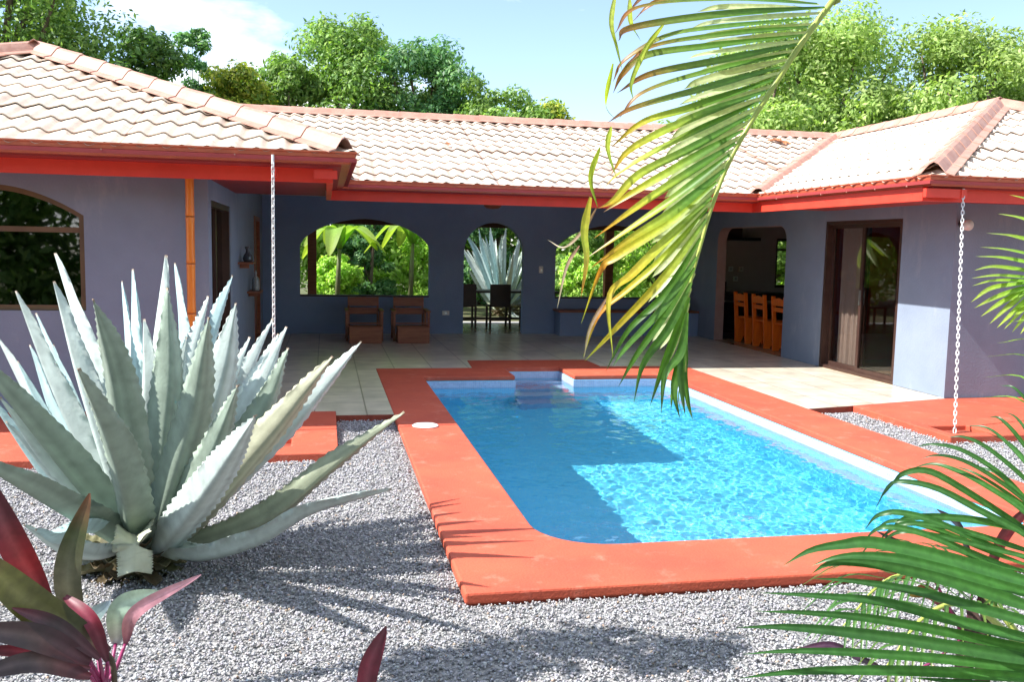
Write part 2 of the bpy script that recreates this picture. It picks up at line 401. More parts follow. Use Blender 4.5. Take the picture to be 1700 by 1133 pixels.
struct('patio_kerb', MB().slab([(0.09, 8.765), (0.65, 8.765), (0.65, 8.79), (0.09, 8.79)], [], FZ, -0.004, -0.2)
       .slab([(4.985, 8.668), (5.588, 8.799), (6.99, 9.152), (6.99, 9.17), (5.58, 8.82), (4.985, 8.69)], [], FZ, -0.004, -0.2), copside)
pool = thing('swimming_pool', 'rectangular blue mosaic swimming pool framed by a terracotta red coping', 'pool', (2.8, 8, 0))
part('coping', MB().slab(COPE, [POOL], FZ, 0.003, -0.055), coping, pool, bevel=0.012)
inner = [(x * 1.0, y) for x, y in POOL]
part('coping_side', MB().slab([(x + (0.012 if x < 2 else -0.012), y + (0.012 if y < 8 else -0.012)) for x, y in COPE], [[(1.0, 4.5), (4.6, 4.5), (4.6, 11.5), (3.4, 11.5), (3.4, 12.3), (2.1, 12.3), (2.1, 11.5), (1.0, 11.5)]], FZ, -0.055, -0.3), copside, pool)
OUT = [(0.9, 4.4), (4.7, 4.4), (4.7, 12.5), (0.9, 12.5)]
PD = -1.30
part('basin_wall', MB().slab(OUT, [POOL], FZ, -0.056, PD - 0.1), poolm, pool)
part('basin_floor', MB().slab(OUT, [], FZ, PD, PD - 0.12), poolm, pool)
BI = [(x + (-0.006 if x > 3.5 else 0.006 if x < 2 else 0), y) for x, y in POOL]
cx_, cy_ = 2.787, 8.0
def inset(P, d):
    o = []
    n = len(P)
    for i in range(n):
        a = Vector((*P[i - 1], 0)); b = Vector((*P[i], 0)); c = Vector((*P[(i + 1) % n], 0))
        e1 = (b - a).normalized(); e2 = (c - b).normalized(); n1 = Vector((-e1.y, e1.x, 0)); n2 = Vector((-e2.y, e2.x, 0))
        k = (n1 + n2); k = k / max(k.length_squared / 2, 0.4)
        o.append((b.x + k.x * d, b.y + k.y * d))
    return o
part('tile_band', MB().slab(inset(POOL, -0.002), [inset(POOL, 0.008)], FZ, -0.06, -0.24), poolband, pool)
st = MB()
for k, (ya, zt) in enumerate(((11.78, -0.32), (11.5, -0.54), (11.21, -0.76), (10.92, -1.0))):
    xa, xb = (2.365, 3.135)
    st.box(xa + .003, xb - .003, ya, 12.025 - 0.001 * k, PD, zt - 0.003)
part('steps', st, poolband, pool)
lid = tag(MB().lathe((0, 0, 0), [(0.0, 0.004), (0.115, 0.004), (0.12, 0.012), (0.112, 0.018), (0.03, 0.02), (0.0, 0.02)], 32).build('skimmer_lid', plastic), 'round white skimmer lid set into the left pool coping', 'lid')
lid.location = (0.883, 8.13, 0)

# water: waves a few millimetres high
nx, ny = 200, 420
xs = np.linspace(x0 - .01, x1 + .01, nx); ys = np.linspace(y0 - .01, y1 + .0, ny)
def waves(X, Y):
    Z = np.zeros_like(X); r2 = np.random.default_rng(5)
    for k in range(46):
        lam = 0.045 * (1.064 ** k); th = r2.uniform(0, 2 * np.pi); A = 0.00034 * (lam / 0.4) ** 0.75 * r2.uniform(.5, 1.3)
        wob = 0.5 * np.sin(X * r2.uniform(.5, 2) + Y * r2.uniform(.5, 2) + r2.uniform(0, 6))
        Z += A * np.sin(2 * np.pi / lam * (X * np.cos(th) + Y * np.sin(th)) + wob + r2.uniform(0, 6))
    return Z
def watergrid(mb, xs, ys, inside):
    X, Y = np.meshgrid(xs, ys); Z = waves(X, Y) + WZ
    o = len(mb.v); mb.v += list(zip(X.ravel().tolist(), Y.ravel().tolist(), Z.ravel().tolist())); mb.c += [(1, 1, 1)] * X.size
    m = len(xs)
    for j in range(len(ys) - 1):
        for i in range(m - 1):
            if inside((xs[i] + xs[i + 1]) / 2, (ys[j] + ys[j + 1]) / 2): mb.f.append((o + j * m + i, o + j * m + i + 1, o + (j + 1) * m + i + 1, o + (j + 1) * m + i))
wm = MB()
watergrid(wm, xs, ys, lambda x, y: True)
xs2 = np.linspace(2.36, 3.14, 50); ys2 = np.linspace(y1 + .0, 12.03, 52)
watergrid(wm, xs2, ys2, lambda x, y: True)
water = struct('water', wm, waterm, smooth=True, recalc=False)
water.cycles.is_caustics_caster = True
for o in pool.children: o.cycles.is_caustics_receiver = True

pads = thing('left_splash_pad', 'red painted concrete splash pad under the hanging chain beside the agave', 'splash pad', (-0.5, 8, 0)); pads.name = 'splash_pad'
part('slab', MB().slab([(-6.2, 7.16), (0.094, 7.16), (0.094, 8.976), (-1.1, 8.976), (-1.1, 9.175), (-6.2, 9.175)], [[(-0.62, 7.45), (-0.28, 7.45), (-0.28, 7.75), (-0.62, 7.75)]], FZ, 0.003, -0.15), coping, pads, bevel=0.01)
part('drain', MB().box(-0.62, -0.28, 7.45, 7.75, -0.075, -0.045), copside, pads)
padr = thing('splash_pad', 'red painted concrete splash pad by the corner of the right wing', 'splash pad', (6.5, 8, 0))
part('slab', MB().slab([(5.57, 7.19), (8.6, 7.19), (8.6, 9.15), (6.99, 9.15), (5.592, 8.796)], [[(5.68, 7.32), (6.1, 7.32), (6.1, 7.66), (5.68, 7.66)]], FZ, 0.003, -0.15), coping, padr, bevel=0.01)
part('drain', MB().box(5.68, 6.1, 7.32, 7.66, -0.075, -0.045), copside, padr)

# ================================================================ house
house = thing('house', 'single storey blue grey house with cream tiled hip roofs around a courtyard', 'house', (2.8, 12, 0))
WY = 16.77; XL_ = -1.1; XR_ = 6.99; FY = 9.18
def wallY(y0, y1): return lambda a, b, t: (a, y0 + (y1 - y0) * t, b)
def wallX(x0, x1): return lambda a, b, t: (x0 + (x1 - x0) * t, a, b)
def arch(s0, s1, z0, zs, zt, p=2.0, n=20):
    c = (s0 + s1) / 2; h = (s1 - s0) / 2; o = [(s0, z0), (s1, z0)]
    for i in range(n + 1):
        a = math.pi * i / n; ca, sa = math.cos(a), math.sin(a)
        o.append((c + h * math.copysign(abs(ca) ** (2 / p), ca), zs + (zt - zs) * abs(sa) ** (2 / p)))
    return o
rectp = lambda a0, a1, b0, b1: [(a0, b0), (a1, b0), (a1, b1), (a0, b1)]
A1 = arch(-0.455, 1.868, 0.70, 1.56, 2.085, 1.72)
A2 = arch(2.505, 3.64, 0.001, 1.5, 2.07, 2.0)
A3 = arch(4.256, 6.58, 0.70, 1.56, 2.085, 1.72)
HT = 2.62
def notched(a0, a1, hole_bottoms, z0=0.0, z1=HT):
    """outline of a wall whose doorways reach the floor"""
    o = [(a0, z1), (a0, z0)]
    for h in hole_bottoms: o += h
    return o + [(a1, z0), (a1, z1)]
A2open = [(2.505, 0.0)] + A2[2:][::-1] + [(3.64, 0.0)]
part('courtyard_wall', MB().slab(notched(XL_, XR_, [A2open]), [A1, A3], wallY(WY, WY + 0.17), 0, 1), walldark, house)
# right wing: side wall with the kitchen opening and the sliding door, then the end wall
def rr(a0, a1, z1, r):
    return [(a0, 0.0)] + [(a0 + r - r * math.cos(R(t)), z1 - r + r * math.sin(R(t))) for t in range(0, 91, 15)] + \
           [(a1 - r + r * math.sin(R(t)), z1 - r + r * math.cos(R(t))) for t in range(0, 91, 15)] + [(a1, 0.0)]
K = rr(13.05, 15.60, 2.05, 0.24); D = [(10.155, 0.0), (10.155, 2.085), (11.94, 2.085), (11.94, 0.0)]
part('right_side_wall', MB().slab(notched(FY + .17, WY, [D, K]), [], wallX(XR_, XR_ + 0.17), 0, 1), walldark if 0 else wallblue, house)
part('opening_trim', MB().slab(rr(13.035, 15.61, 2.065, 0.25) + rr(13.06, 15.585, 2.04, 0.235)[::-1], [], wallX(XR_ + 0.006, XR_ + 0.174), 0, 1), walljamb, house)
part('right_end_wall', MB().slab(rectp(XR_, 11.6, 0, HT), [], wallY(FY, FY + 0.17), 0, 1), wallblue, house)
part('right_outer_wall', MB().slab(rectp(FY, 16.94, 0, HT), [], wallX(11.5, 11.66), 0, 1), wallblue, house)
KW = rectp(8.77, 9.9, 0.93, 1.9)
part('kitchen_back_wall', MB().slab(rectp(XR_ + .17, 11.5, 0, HT), [KW], wallY(WY, WY + 0.17), 0, 1), wallin, house)
part('partition_wall', MB().slab(rectp(XR_ + .17, 11.5, 0, HT), [], wallY(12.7, 12.82), 0, 1), wallin, house)
part('bedroom_wall', MB().slab(rectp(9.35, 12.7, 0, HT), [], wallX(11.40, 11.498), 0, 1).slab(rectp(XR_ + .18, 11.39, 0, HT), [], wallY(12.60, 12.698), 0, 1), wallred, house)
# left wing
parab = lambda a0, a1, b0, k, zt: [(a0, b0), (a1, b0)] + [(a1 + (a0 - a1) * i / 20, zt - k * (a1 + (a0 - a1) * i / 20 + 3.045) ** 2) for i in range(21)]
W1 = parab(-3.88, -2.21, 0.96, .39, 2.123)
part('left_end_wall', MB().slab(rectp(-5.6, XL_, 0, HT), [W1], wallY(FY, FY + 0.17), 0, 1), wallblue, house)
Dl = rectp(9.42, 11.24, 0.02, 2.04); D2 = rectp(14.83, 16.0, 0.02, 2.04)
part('left_side_wall', MB().slab(rectp(FY + .17, WY, 0, HT), [Dl, D2], wallX(XL_, XL_ - 0.17), 0, 1), wallblue, house)
part('left_outer_wall', MB().slab(rectp(FY, 16.94, 0, HT), [], wallX(-5.6, -5.44), 0, 1), wallblue, house)
part('left_back_wall', MB().slab(rectp(-5.44, XL_, 0, HT), [], wallY(WY, WY + 0.17), 0, 1), wallblue, house)
part('room_divider', MB().slab(rectp(-5.43, XL_ - .18, 0, HT), [], wallY(12.9, 13.0), 0, 1), wallcream, house)
part('interior_floor', MB().box(XR_ + 0.0, 11.5, FY + .1, WY, -0.15, 0.004).box(-5.45, XL_, FY + .1, WY, -0.15, 0.004).box(XL_, XR_, WY, 19.0, -0.16, -0.005), mat('tan_interior_floor', (0.36, 0.25, 0.15), (0.28, 0.19, 0.11), 0.25, 3), house)
part('ceiling', MB().box(XL_, XR_, 11.95, WY, 2.46, 2.5).box(-5.5, XL_, 8.6, WY, 2.44, 2.48).box(XR_, 11.6, 8.5, WY, 2.44, 2.48), mat('white_ceiling', (0.75, 0.72, 0.68), None, 0.9, 3), house)
part('terrace_ceiling', MB().box(-6.5, 12.6, WY + 0.17, 19.55, 2.50, 2.54), darkwood, house)

# roofs
EV = 2.43; M1 = 0.387; M2 = 0.335
RZ = EV + 3.5 * M1
def rooffield(o, es, et, m, poly, name, seed):
    r_ = random.Random(seed)
    es = Vector((*es, 0)); et = Vector((*et, 0)); o = Vector(o)
    smin = min(p[0] for p in poly); smax = max(p[0] for p in poly); tmax = max(p[1] for p in poly)
    ds = 0.02; n = int((smax - smin) / ds) + 2; rows = int(tmax / 0.38) + 2
    lap = {k: r_.random() < 0.75 for k in range(-80, 80)}
    vs = []; cs = []; fs = []
    S_ = [smin - 0.02 + i * ds for i in range(n + 1)]
    tone = {}
    for r in range(rows):
        off = r_.uniform(-0.004, 0.004)
        for e, (t, h) in enumerate(((r * 0.38 - 0.010, 0.010), (r * 0.38 - 0.012, 0.022), (r * 0.38 + 0.385, 0.0))):
            for s in S_:
                p = (s / 0.2) % 1.0
                wv = 0.0165 * (math.sin(2 * math.pi * p) + 0.28 * math.sin(4 * math.pi * p))
                sh = 0.012 * math.sin(s * 1.3 + r * 0.7)
                q = o + es * s + et * t
                vs.append((q.x, q.y, q.z + m * t + h + wv + off + 0.012 * math.sin(s * 0.9 + seed) * 0.5 - 0.03))
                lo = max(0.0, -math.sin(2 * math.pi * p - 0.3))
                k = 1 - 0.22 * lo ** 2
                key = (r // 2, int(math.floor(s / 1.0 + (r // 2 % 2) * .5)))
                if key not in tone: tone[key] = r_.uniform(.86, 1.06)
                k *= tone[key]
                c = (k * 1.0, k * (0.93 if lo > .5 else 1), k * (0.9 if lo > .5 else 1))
                sp = (s + 0.07 * math.floor(s)) % 1.0
                if sp < 0.021 and lap[int(math.floor(s))]: c = (0.42, 0.26, 0.22)
                cs.append(c)
    m_ = n + 1
    for k in [q for q in range(rows * 3 - 1) if q % 3 != 2]:
        for i in range(n): fs.append((k * m_ + i, k * m_ + i + 1, (k + 1) * m_ + i + 1, (k + 1) * m_ + i))
    mb = MB(); mb.v = vs; mb.f = fs; mb.c = cs
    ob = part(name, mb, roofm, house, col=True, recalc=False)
    b = bmesh.new(); b.from_mesh(ob.data)
    L_ = house.location
    P = [o + es * a + et * c for a, c in poly]; cen = sum(P, Vector()) / len(P)
    for i in range(len(P)):
        a, c = P[i], P[(i + 1) % len(P)]; d = (c - a); d.z = 0
        nrm = Vector((d.y, -d.x, 0))
        if nrm.length < 1e-6: continue
        nrm.normalize()
        if (cen - a).dot(nrm) > 0: nrm = -nrm
        bmesh.ops.bisect_plane(b, geom=b.verts[:] + b.edges[:] + b.faces[:], plane_co=a - L_, plane_no=nrm, clear_outer=True)
    b.to_mesh(ob.data); b.free(); ob.data.shade_smooth()
    for pl in ob.data.polygons: pass
    md = ob.modifiers.new('edge', 'EDGE_SPLIT'); md.split_angle = R(35)
    # a thin plate below it closes the roof
    pb = MB()
    pts = [(o + es * a + et * c + Vector((0, 0, m * c - 0.06))) for a, c in poly]
    k = len(pts)
    pb.add([tuple(p) for p in pts] + [(p.x, p.y, p.z - 0.03) for p in pts], [tuple(range(k)), tuple(range(k, 2 * k))[::-1]] + [(i, (i + 1) % k, k + (i + 1) % k, k + i) for i in range(k)])
    part('deck', pb, soffitred, ob, off=house.location)
    return ob
xl_, xr_ = 0.265, 5.80
rooffield((xl_, 11.7, EV), (1, 0), (0, 1), M2, [(0, 0), (xr_ - xl_, 0), (9.3 - xl_, 4.03), (-3.5, 4.03)], 'main_roof', 1)
rooffield((xl_, 8.1, EV), (-1, 0), (0, 1), M1, [(0, 0), (7, 0), (3.5, 3.5)], 'left_front_roof', 2)
rooffield((xl_, 8.1, EV), (0, 1), (-1, 0), M1, [(0, 0), (3.5, 3.5), (7.63, 3.5), (3.6, 0)], 'left_inner_roof', 3)
rooffield((xr_, 8.04, EV), (1, 0), (0, 1), M1, [(0, 0), (7, 0), (3.5, 3.5)], 'right_front_roof', 4)
rooffield((xr_, 8.04, EV), (0, 1), (1, 0), M1, [(0, 0), (3.5, 3.5), (7.69, 3.5), (3.66, 0)], 'right_inner_roof', 5)
bk = MB()
for poly in ([(-6.735, 8.1, EV), (-3.235, 11.6, RZ), (-3.235, 15.73, RZ), (-6.735, 19.76, EV)],
             [(12.8, 8.04, EV), (9.3, 11.54, RZ), (9.3, 15.73, RZ), (12.8, 19.76, EV)],
             [(-6.735, 19.76, EV), (-3.235, 15.73, RZ), (9.3, 15.73, RZ), (12.8, 19.76, EV)]):
    bk.add(poly + [(a, b, c - 0.05) for a, b, c in poly], [(0, 1, 2, 3), (7, 6, 5, 4), (0, 1, 5, 4), (1, 2, 6, 5), (2, 3, 7, 6), (3, 0, 4, 7)])
part('rear_roof', bk, mat('plain_roof', (0.6, 0.44, 0.35), (0.5, 0.33, 0.26), 0.6, 3), house)

def cap(a, b, drop, wid=1.0, seg=0.45, flip=False):
    """overlapping ridge tiles from a to b; the flanges fall (or rise) by drop per metre sideways"""
    a = Vector(a); b = Vector(b); d = b - a; Ln = d.length; d.normalize()
    side = d.cross(Vector((0, 0, 1))).normalized(); up = Vector((0, 0, 1))
    prof = [(-.19, .012), (-.11, .018), (-.075, .055), (-.04, .088), (0, .098), (.04, .088), (.075, .055), (.11, .018), (.19, .012)]
    mb = MB(); n = max(1, round(Ln / seg)); l = Ln / n; m = len(prof)
    for i in range(n):
        ps = []
        j = rnd.uniform(-.004, .004)
        for q, sc, lift in ((a + d * (i * l - 0.03), 1.025, 0.006 + j), (a + d * ((i + 1) * l), 0.97, 0.0)):
            for x, z in prof: ps.append(q + side * (x * sc * wid) + up * (z * sc * wid + lift - drop * abs(x) * wid))
            for x, z in prof: ps.append(q + side * (x * sc * wid) + up * (z * sc * wid + lift - drop * abs(x) * wid - 0.012))
        fs = []
        for k in range(m - 1):
            fs += [(k, k + 1, 2 * m + k + 1, 2 * m + k), (m + k + 1, m + k, 3 * m + k, 3 * m + k + 1), (k + 1, k, m + k, m + k + 1), (2 * m + k, 2 * m + k + 1, 3 * m + k + 1, 3 * m + k)]
        fs += [(0, 2 * m, 3 * m, m), (m - 1, 2 * m - 1, 4 * m - 1, 3 * m - 1)]
        mb.add(ps, fs)
    return mb
for nm, a, b, dr, wd in (('ridge_cap', (-3.2, 15.73, RZ), (9.3, 15.73, RZ), .33, .8), ('ridge_cap', (9.3, 11.5, RZ), (9.3, 15.9, RZ), .38, .9),
                     ('hip_cap', (xl_ - .12, 8.22, EV + .04), (-3.235, 11.6, RZ), .27, 1.0), ('hip_cap', (-6.735, 8.1, EV), (-3.235, 11.6, RZ), .27, 1.0),
                     ('hip_cap', (xr_ + .12, 8.16, EV + .04), (9.3, 11.54, RZ), .27, 1.0), ('hip_cap', (12.8, 8.04, EV), (9.3, 11.54, RZ), .27, 1.0),
                     ('valley_cap', (xr_ + .02, 11.72, EV), (9.3, 15.73, RZ), -.10, .85), ('valley_cap', (xl_, 11.7, EV), (-3.235, 15.73, RZ), -.10, .85),
                     ('ridge_cap', (-3.235, 11.5, RZ), (-3.235, 15.9, RZ), .38, .9)):
    part(nm, cap(a, b, dr, wd), capmat, house)

# gutters, eave boards and red beams
GP = [(0, 0), (0, -.012), (.012, -.02), (.018, -.05), (.04, -.075), (.055, -.085), (.06, -.105), (.13, -.105), (.13, 0.0), (.122, 0.0), (.122, -.095), (.066, -.095), (.062, -.078), (.045, -.066), (.03, -.05), (.024, -.012), (.012, -.004)]
def sweep(path, outd, prof, z):
    """profile (inwards, height) along a polyline with mitred corners; outd = outward normal of each leg"""
    mb = MB(); m = len(prof); rings = []
    for i, p in enumerate(path):
        if i == 0: n = Vector(outd[0])
        elif i == len(path) - 1: n = Vector(outd[-1])
        else: n = Vector(outd[i - 1]) + Vector(outd[i])
        rings.append([(p[0] - n.x * a, p[1] - n.y * a, z + c) for a, c in prof])
    vs = [q for r_ in rings for q in r_]
    fs = [(i * m + k, i * m + (k + 1) % m, (i + 1) * m + (k + 1) % m, (i + 1) * m + k) for i in range(len(path) - 1) for k in range(m)]
    fs += [tuple(range(m)), tuple(range((len(path) - 1) * m, len(path) * m))[::-1]]
    return mb.add(vs, fs)
EP = [(-6.735, 8.1), (xl_, 8.1), (xl_, 11.7), (xr_, 11.7), (xr_, 8.04), (12.8, 8.04)]
ED = [(0, -1), (1, 0), (0, -1), (-1, 0), (0, -1)]
part('gutter', sweep([(EP[i][0], EP[i][1]) for i in range(6)], ED, GP, 2.43), guttermat, house)
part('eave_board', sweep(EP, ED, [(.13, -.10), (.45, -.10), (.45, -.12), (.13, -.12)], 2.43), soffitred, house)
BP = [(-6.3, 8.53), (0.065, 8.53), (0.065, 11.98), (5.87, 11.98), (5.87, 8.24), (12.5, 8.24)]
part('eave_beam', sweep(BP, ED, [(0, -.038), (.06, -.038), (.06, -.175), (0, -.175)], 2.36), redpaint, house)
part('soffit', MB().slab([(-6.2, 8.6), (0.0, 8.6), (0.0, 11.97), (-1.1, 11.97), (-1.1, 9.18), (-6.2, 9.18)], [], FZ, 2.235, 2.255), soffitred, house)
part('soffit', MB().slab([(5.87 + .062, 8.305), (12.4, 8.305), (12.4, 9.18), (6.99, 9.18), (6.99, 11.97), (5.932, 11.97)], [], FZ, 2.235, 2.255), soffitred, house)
for x, y, dx, dy in ((0.0, 8.30, .10, .022), (-0.44, 8.27, .02, .12)):
    part('rafter_end', MB().box(x - dx, x + dx, y - dy, y + dy, 2.205, 2.28), redpaint, house)
for x, y, dx, dy in ((6.02, 8.14, .20, .025), (6.24, 8.17, .03, .065)):
    part('rafter_end', MB().box(x - dx, x + dx, y - dy, y + dy, 2.215, 2.30), redpaint, house)
for x in np.arange(-6, 0.2, 1.05): part('gutter_rivet', MB().obox((x, 8.095, 2.37), (.005, 0, 0), (0, .006, 0), (0, 0, .006)), capmat, house)
for y in np.arange(8.4, 11.4, 0.55): part('gutter_rivet', MB().obox((5.797, y, 2.335), (.005, 0, 0), (0, .006, 0), (0, 0, .006)), capmat, house)
# terrace posts and beam behind the arches
part('terrace_beam', MB().box(-6.2, 12.2, 19.42, 19.56, 2.03, 2.5), mat('brown_beam', (0.16, 0.06, 0.03), (0.1, 0.035, 0.02), 0.6, 4), house)
for x in (-0.28, 6.16, -5.4, 11.4): part('post', MB().box(x - .09, x + .09, 19.41, 19.57, -0.02, 2.03), wood, house)
part('terrace_apron', MB().box(-6.5, 12.5, 19.0, 20.2, -0.3, -0.06), mat('pale_concrete', (0.45, 0.43, 0.42), None, 0.9, 4), house)

# openings: window, doors
wn = part('window', MB().slab(W1, [parab(-3.83, -2.26, 1.01, .39, 2.073)], wallY(FY + .04, FY + .10), 0, 1).box(-3.83, -2.26, FY + .045, FY + .095, 1.69, 1.74).box(-3.14, -3.09, FY + .047, FY + .093, 1.01, 1.69), winframe, house)
part('pane', MB().slab(parab(-3.84, -2.25, 1.0, .39, 2.08), [], wallY(FY + .065, FY + .071), 0, 1), pane_dark, wn, off=house.location)
def pframe(mb, fr, a0, a1, b0, b1, w):
    return mb.slab(rectp(a0, a1, b0, b1), [rectp(a0 + w, a1 - w, b0 + w, b1 - w)], fr, 0, 1)
sd = part('sliding_door', pframe(MB(), wallX(XR_ + .01, XR_ + .16), 10.155, 11.94, 0.0, 2.085, 0.045), doorframe, house)
part('sash', pframe(MB(), wallX(XR_ + .09, XR_ + .13), 11.0, 11.895, 0.045, 2.04, 0.055), doorframe, sd, off=house.location)
part('sash', pframe(MB(), wallX(XR_ + .035, XR_ + .075), 10.2, 11.07, 0.045, 2.04, 0.055), doorframe, sd, off=house.location)
part('pane', MB().box(XR_ + .107, XR_ + .113, 11.05, 11.845, 0.1, 1.99), pane_clear, sd, off=house.location)
part('pane', MB().box(XR_ + .052, XR_ + .058, 10.25, 11.02, 0.1, 1.99), pane_clear, sd, off=house.location)
part('handle', MB().box(XR_ + .015, XR_ + .035, 11.025, 11.045, 0.95, 1.15), steel, sd, off=house.location)
ld = part('side_door', pframe(MB(), wallX(XL_ - .16, XL_ - .01), 9.42, 11.24, 0.02, 2.04, 0.06).box(XL_ - .12, XL_ - .06, 10.3, 10.38, .06, 1.98), doorframe, house)
part('pane', MB().box(XL_ - .10, XL_ - .09, 9.47, 11.19, 0.07, 1.99), pane_dark, ld, off=house.location)
d2 = part('wooden_door', pframe(MB(), wallX(XL_ - .16, XL_ + .012), 14.83, 16.0, 0.02, 2.04, 0.07), wood, house)
part('door_leaf', MB().box(XL_ - .08, XL_ - .04, 14.9, 15.93, .03, 1.97), wood, d2, off=house.location)
part('handle', MB().tube([(XL_ - .04, 15.0, 1.0), (XL_ + .03, 15.0, 1.0), (XL_ + .03, 15.12, 1.0)], .012), steel, d2, off=house.location)
kw = part('kitchen_window', pframe(MB(), wallY(WY + .04, WY + .10), 8.77, 9.9, .93, 1.9, .05).box(8.82, 9.85, WY + .045, WY + .095, 1.66, 1.70), doorframe, house)
part('pane', MB().box(8.82, 9.85, WY + .067, WY + .073, .98, 1.85), glassmat('thin_clear_glass', (.9, .92, .9), 0.0), kw, off=house.location)
part('window_sill', MB().box(-.45, 1.86, WY - .012, WY + .19, .675, .699), darkwood, house)
part('window_sill', MB().box(4.26, 6.575, WY - .012, WY + .19, .675, .699), darkwood, house)
house_wall_off = 0
# ================================================================ furniture and fittings
cu_ = MB(); N = 90; vs = []
for k, z in enumerate((0.06, 2.02)):
    for t_ in (0, 0.006):
        for i in range(N + 1):
            s = i / N; y = 11.36 + 0.52 * s
            vs.append((XR_ + 0.26 + t_ + 0.03 * math.sin(s * 46) + 0.012 * math.sin(s * 19 + 1), y, z))
m = N + 1
cu_.add(vs, [(i, i + 1, 2 * m + i + 1, 2 * m + i) for i in range(N)] + [(m + i + 1, m + i, 3 * m + i, 3 * m + i + 1) for i in range(N)])
tag(cu_.build('curtain', curtainm, smooth=True), 'pale sheer curtain hanging behind the left pane of the sliding glass door', 'curtain')

def chain(name, p0, p1, label):
    p0 = Vector(p0); p1 = Vector(p1); d = (p1 - p0); Ln = d.length; d.normalize()
    a = d.orthogonal().normalized(); b = d.cross(a); pitch = 0.042; n = int(Ln / pitch)
    mb = MB()
    for k in range(n):
        c = p0 + d * (pitch * (k + .5)); u, v = (a, b) if k % 2 else (b, a)
        pts = []
        for i in range(12):
            an = 2 * math.pi * i / 12; pts.append(c + u * (0.0125 * math.cos(an)) + d * (0.022 * math.sin(an) + (0.007 if math.sin(an) > 0 else -0.007)))
        pts.append(pts[0]); mb.tube(pts, 0.0048, 6, caps=False)
    t = thing(name, label, 'chain', p1)
    part('links', mb, chainmat, t, smooth=True)
    part('hook', MB().tube([p0 + Vector((0, 0, .06)), p0 + Vector((0, 0, .0)), p0 - Vector((0, 0, .02))], .012), chainmat, t)
    return t
chain('rain_chain', (-0.44, 8.1, 2.32), (-0.44, 8.06, -0.09), 'white rain chain hanging from the left wing gutter behind the agave')
chain('rain_chain', (6.24, 8.12, 2.25), (5.87, 7.52, -0.08), 'slightly slanting white rain chain hanging over the right splash pad')

bp = thing('bamboo_pole', 'glossy orange bamboo pole standing at the corner of the left wing', 'pole', (-1.245, 9.03, 0))
prof = []
mb = MB()
zs = [0.0, .42, .95, 1.42, 1.86, 2.24]
for a, b in zip(zs[:-1], zs[1:]):
    mb.lathe((-1.245, 9.03, 0), [(0.040, a + .006), (0.042, a + .02), (0.0395, a + .06), (0.0385, (a + b) / 2), (0.0395, b - .05), (0.042, b - .008), (0.040, b)], 20)
part('cane', mb, bamboo, bp, smooth=True)
for z in zs[1:-1]: part('node_ring', MB().lathe((-1.245, 9.03, 0), [(0.0395, z - .002), (0.0435, z), (0.0435, z + .004), (0.0395, z + .006)], 20), wood, bp)

for (ya, yb, z, kind) in ((12.1, 12.62, 1.36, 0), (13.45, 13.98, .915, 1)):
    s_ = thing('wall_shelf', ('upper' if kind == 0 else 'lower') + ' small wooden shelf on the blue wall beside the dark door', 'shelf', (XL_, ya, z), 'small shelves on the left courtyard wall')
    part('board', MB().box(XL_ + .001, XL_ + .19, ya, yb, z - .012, z + .012), wood, s_, bevel=.003)
    part('bracket', MB().box(XL_ + .001, XL_ + .12, (ya + yb) / 2 - .012, (ya + yb) / 2 + .012, z - .07, z - .0125), wood, s_)
    if kind == 0:
        pr = [(0.0, 0), (.045, 0), (.062, .02), (.066, .05), (.05, .09), (.028, .12), (.024, .15), (.036, .18), (.04, .20), (.03, .20), (.0, .19)]
        o = MB().lathe((0, 0, 0), pr, 24).build('vase', vasem, smooth=True); o.location = (XL_ + .1, 12.42, z + .0122)
        tag(o, 'dark glazed round vase on the upper small shelf', 'vase')
    else:
        pr = [(0.0, 0), (.055, 0), (.058, .02), (.054, .12), (.05, .17), (.02, .21), (.015, .25), (.02, .26), (.012, .28), (.004, .30), (0, .30)]
        o = MB().lathe((0, 0, 0), pr, 24).build('bottle', vasem2, smooth=True); o.location = (XL_ + .1, 13.75, z + .0122)
        tag(o, 'silvery glass bottle on the lower small shelf', 'bottle')

# lounge chairs with box shaped foot rests
def lounge(x, label):
    t = thing('lounge_chair', label, 'lounge chair', (x, 15.6, 0), 'wooden lounge chairs under the left arched window')
    w_ = 0.265
    f = part('foot_box', MB().box(x - w_, x + w_, 15.07, 15.40, 0, .262), wood, t, bevel=.006)
    part('box_lid', MB().box(x - w_ - .008, x + w_ + .008, 15.06, 15.41, .2625, .28), wood, t, bevel=.003)
    mb = MB()
    for i in range(4): mb.obox((x, 15.50 + i * .13, .30 - i * .012), (w_, 0, 0), (0, .06, -.006), (0, 0, .011))
    part('seat', mb, wood, t)
    part('backrest', MB().obox((x, 16.10, .63), (w_, 0, 0), (0, .012, 0), (0, .02, .075)).obox((x, 16.06, .47), (w_, 0, 0), (0, .012, 0), (0, .02, .055)), wood, t, bevel=.004)
    for s in (-1, 1):
        part('armrest', MB().box(x + s * .29 - .035, x + s * .29 + .035, 15.45, 16.1, .49, .515), wood, t, bevel=.004)
        part('leg', MB().box(x + s * .29 - .02, x + s * .29 + .02, 15.47, 15.54, 0, .4895), wood, t)
        part('leg', MB().box(x + s * .29 - .02, x + s * .29 + .02, 15.98, 16.06, 0, .4895).obox((x + s * .25, 16.10, .38), (.018, 0, 0), (0, .02, 0), (0, .03, .33)), wood, t)
    return t
lounge(0.64, 'left one of the two wooden lounge chairs with foot boxes under the arched window')
lounge(1.43, 'right one of the two wooden lounge chairs with foot boxes, nearer the arched doorway')

